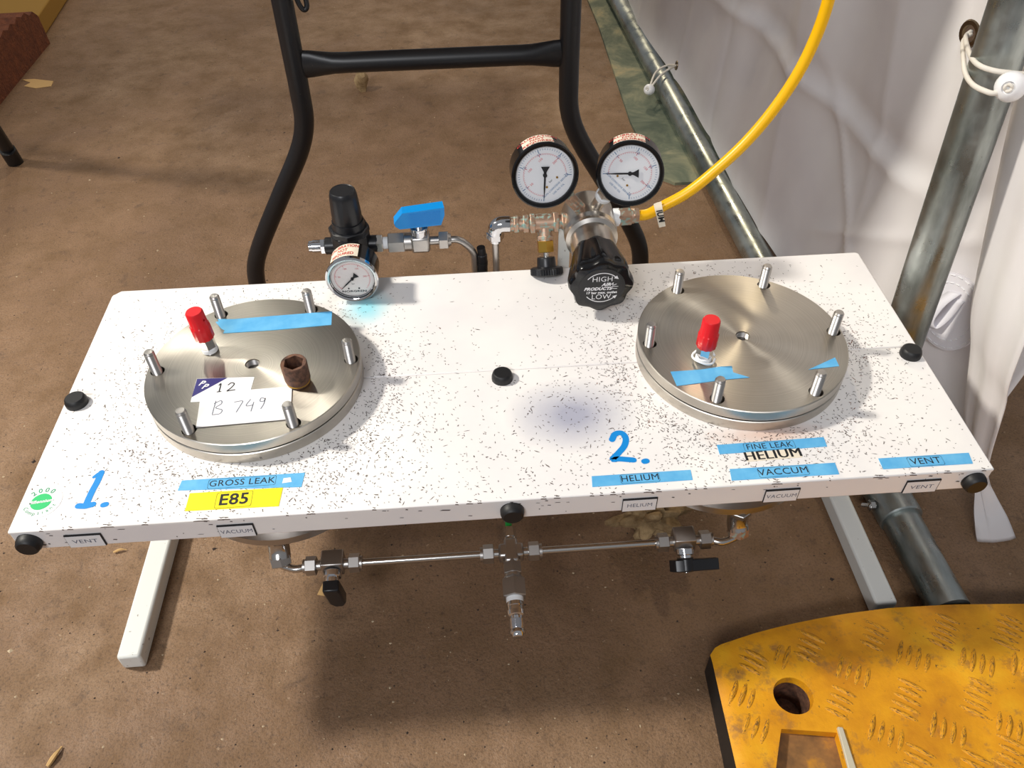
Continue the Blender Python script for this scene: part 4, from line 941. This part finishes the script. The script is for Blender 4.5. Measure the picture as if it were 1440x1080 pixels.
for px, py, d, nb in ((1140, 909, -1, 4), (1232, 893, -1, 4), (1330, 887, -1, 5), (1420, 887, -1, 5), (1200, 947, 1, 4), (1285, 925, 1, 4), (1375, 932, 1, 4), (1184, 989, -1, 4), (1278, 985, -1, 5), (1376, 982, -1, 5), (1245, 1035, 1, 4), (1332, 1030, 1, 4), (1425, 1027, 1, 4), (1420, 1063, -1, 4), (1290, 1075, -1, 4), (1060, 930, -1, 3), (1062, 1025, 1, 3), (1044, 978, 1, 3), (1100, 922, 1, 2), (1440, 940, 1, 3), (1370, 1085, -1, 4)):
    c = at(px, py, z=.047); a = math.radians(-36 if d < 0 else 58)
    for k in range(nb):
        off = (k-(nb-1)/2)*.0088; x = c.x-off*math.sin(a); y = c.y+off*math.cos(a)
        if (V((x, y))-V(hc[:2])).length < .038 or (x > pk[0].x-.01 and x < pk[1].x+.016 and y < pk[0].y+.008): continue
        o = inst('tread_bar', tm, ramp, (x, y, rz(x, y)-.0004), (0, 0, a)); o.scale = (rnd.uniform(.8, 1.05), 1, rnd.uniform(.6, 1))

# ------------------------------------------------------------------ litter
def lump(name, c, r, sc, m, seed, label, cat, sub=3, amp=.35, group=None):
    bm = NB(); bmesh.ops.create_icosphere(bm, subdivisions=sub, radius=r); q = random.Random(seed)
    dirs = [(V((q.uniform(-1, 1), q.uniform(-1, 1), q.uniform(-1, 1))).normalized(), q.uniform(4, 9), q.uniform(0, 6)) for _ in range(7)]
    for v in bm.verts:
        n = v.co.normalized(); v.co *= 1+amp*sum(math.sin(n.dot(d)*f+p) for d, f, p in dirs)/4
        v.co = V((v.co.x*sc[0], v.co.y*sc[1], v.co.z*sc[2]))
    zm = min(v.co.z for v in bm.verts); bmesh.ops.translate(bm, verts=bm.verts, vec=V((c[0], c[1], -zm-.0005)))
    return tag(mk(name, bm, m, None, (c[0], c[1], 0), ang=25), label, cat, group)
lump('crumpled_rag', at(912, 733, z=.02), .027, (1.1, .8, .9), 'rag', 4, 'crumpled dirty brown rag on the floor under the bench', 'rag', 4, .75)
p = at(510, 128, z=.0); lump('wood_block', (p.x, p.y), .02, (.75, .6, 1.15), 'wood', 8, 'small broken block of pale wood on the floor below the black crossbar', 'wood block', 2, .3)
bm = NB(); a = [at(*q, z=.001) for q in ((31, 112), (48, 111), (75, 114), (72, 121), (50, 124), (34, 121), (43, 116))]
prism(bm, [(q.x, q.y) for q in a], 0, .0012); tag(mk('paper_scrap', bm, 'straw', origin=(a[0].x, a[0].y, 0)), 'torn scrap of buff paper on the floor beside the red-brown block', 'paper')
bm = NB(); a = [at(*q, z=.001) for q in ((446, 836), (455, 818), (458, 838))]; prism(bm, [(q.x, q.y) for q in a], 0, .001); tag(mk('paper_scrap', bm, 'straw', origin=(a[0].x, a[0].y, 0)), 'small orange triangular paper scrap on the floor beside a black valve handle', 'paper')
def splinter(p, q, wd, label):
    a, b = at(*p, z=.002), at(*q, z=.002); bm = NB(); tube(bm, [a+V((0, 0, .0005)), (a+b)/2+V((.001, .001, .002)), b], lambda t: wd*(.4+.6*math.sin(PI*min(1, t+.2))), 6, 3)
    tag(mk('wood_splinter', bm, 'straw', origin=(a.x, a.y, 0)), label, 'splinter', None)
splinter((67, 1078), (87, 1050), .0026, 'long pale wood splinter on the bare floor in front of the foot rail')
splinter((160, 777), (178, 773), .0016, 'short straw splinter on the floor under the VENT plate by the painted 1')
bm = NB(); q = random.Random(11); dark = []
for k in range(1250):
    px, py = q.uniform(-40, 1480), q.uniform(0, 1100); c = at(px, py, z=0)
    if .39 < abs(c.x) < .43 and .02 < c.y < .32: continue
    if (c.x > .19 and c.y < .03) or c.x > .43 or (c.x > .33 and c.y > .93) or c.x < -1.04: continue
    r = q.uniform(.0006, .0017)*(2 if q.random() < .04 else 1); vs = [bm.verts.new(c+V((r*math.cos(a)*q.uniform(.5, 1.4), r*math.sin(a)*q.uniform(.5, 1.2), 0))) for a in (0, 1.6, 3.1, 4.6)]; t = bm.verts.new(c+V((0, 0, r*.6)))
    for i in range(4): bm.faces.new((vs[i], vs[(i+1) % 4], t)).material_index = 1 if k % 3 else 0
g = tag(mk('floor_grit', bm, 'grit_l'), 'pale and dark grit scattered over the concrete floor', 'grit', kind='stuff'); g.data.materials.append(M['grit_d'])
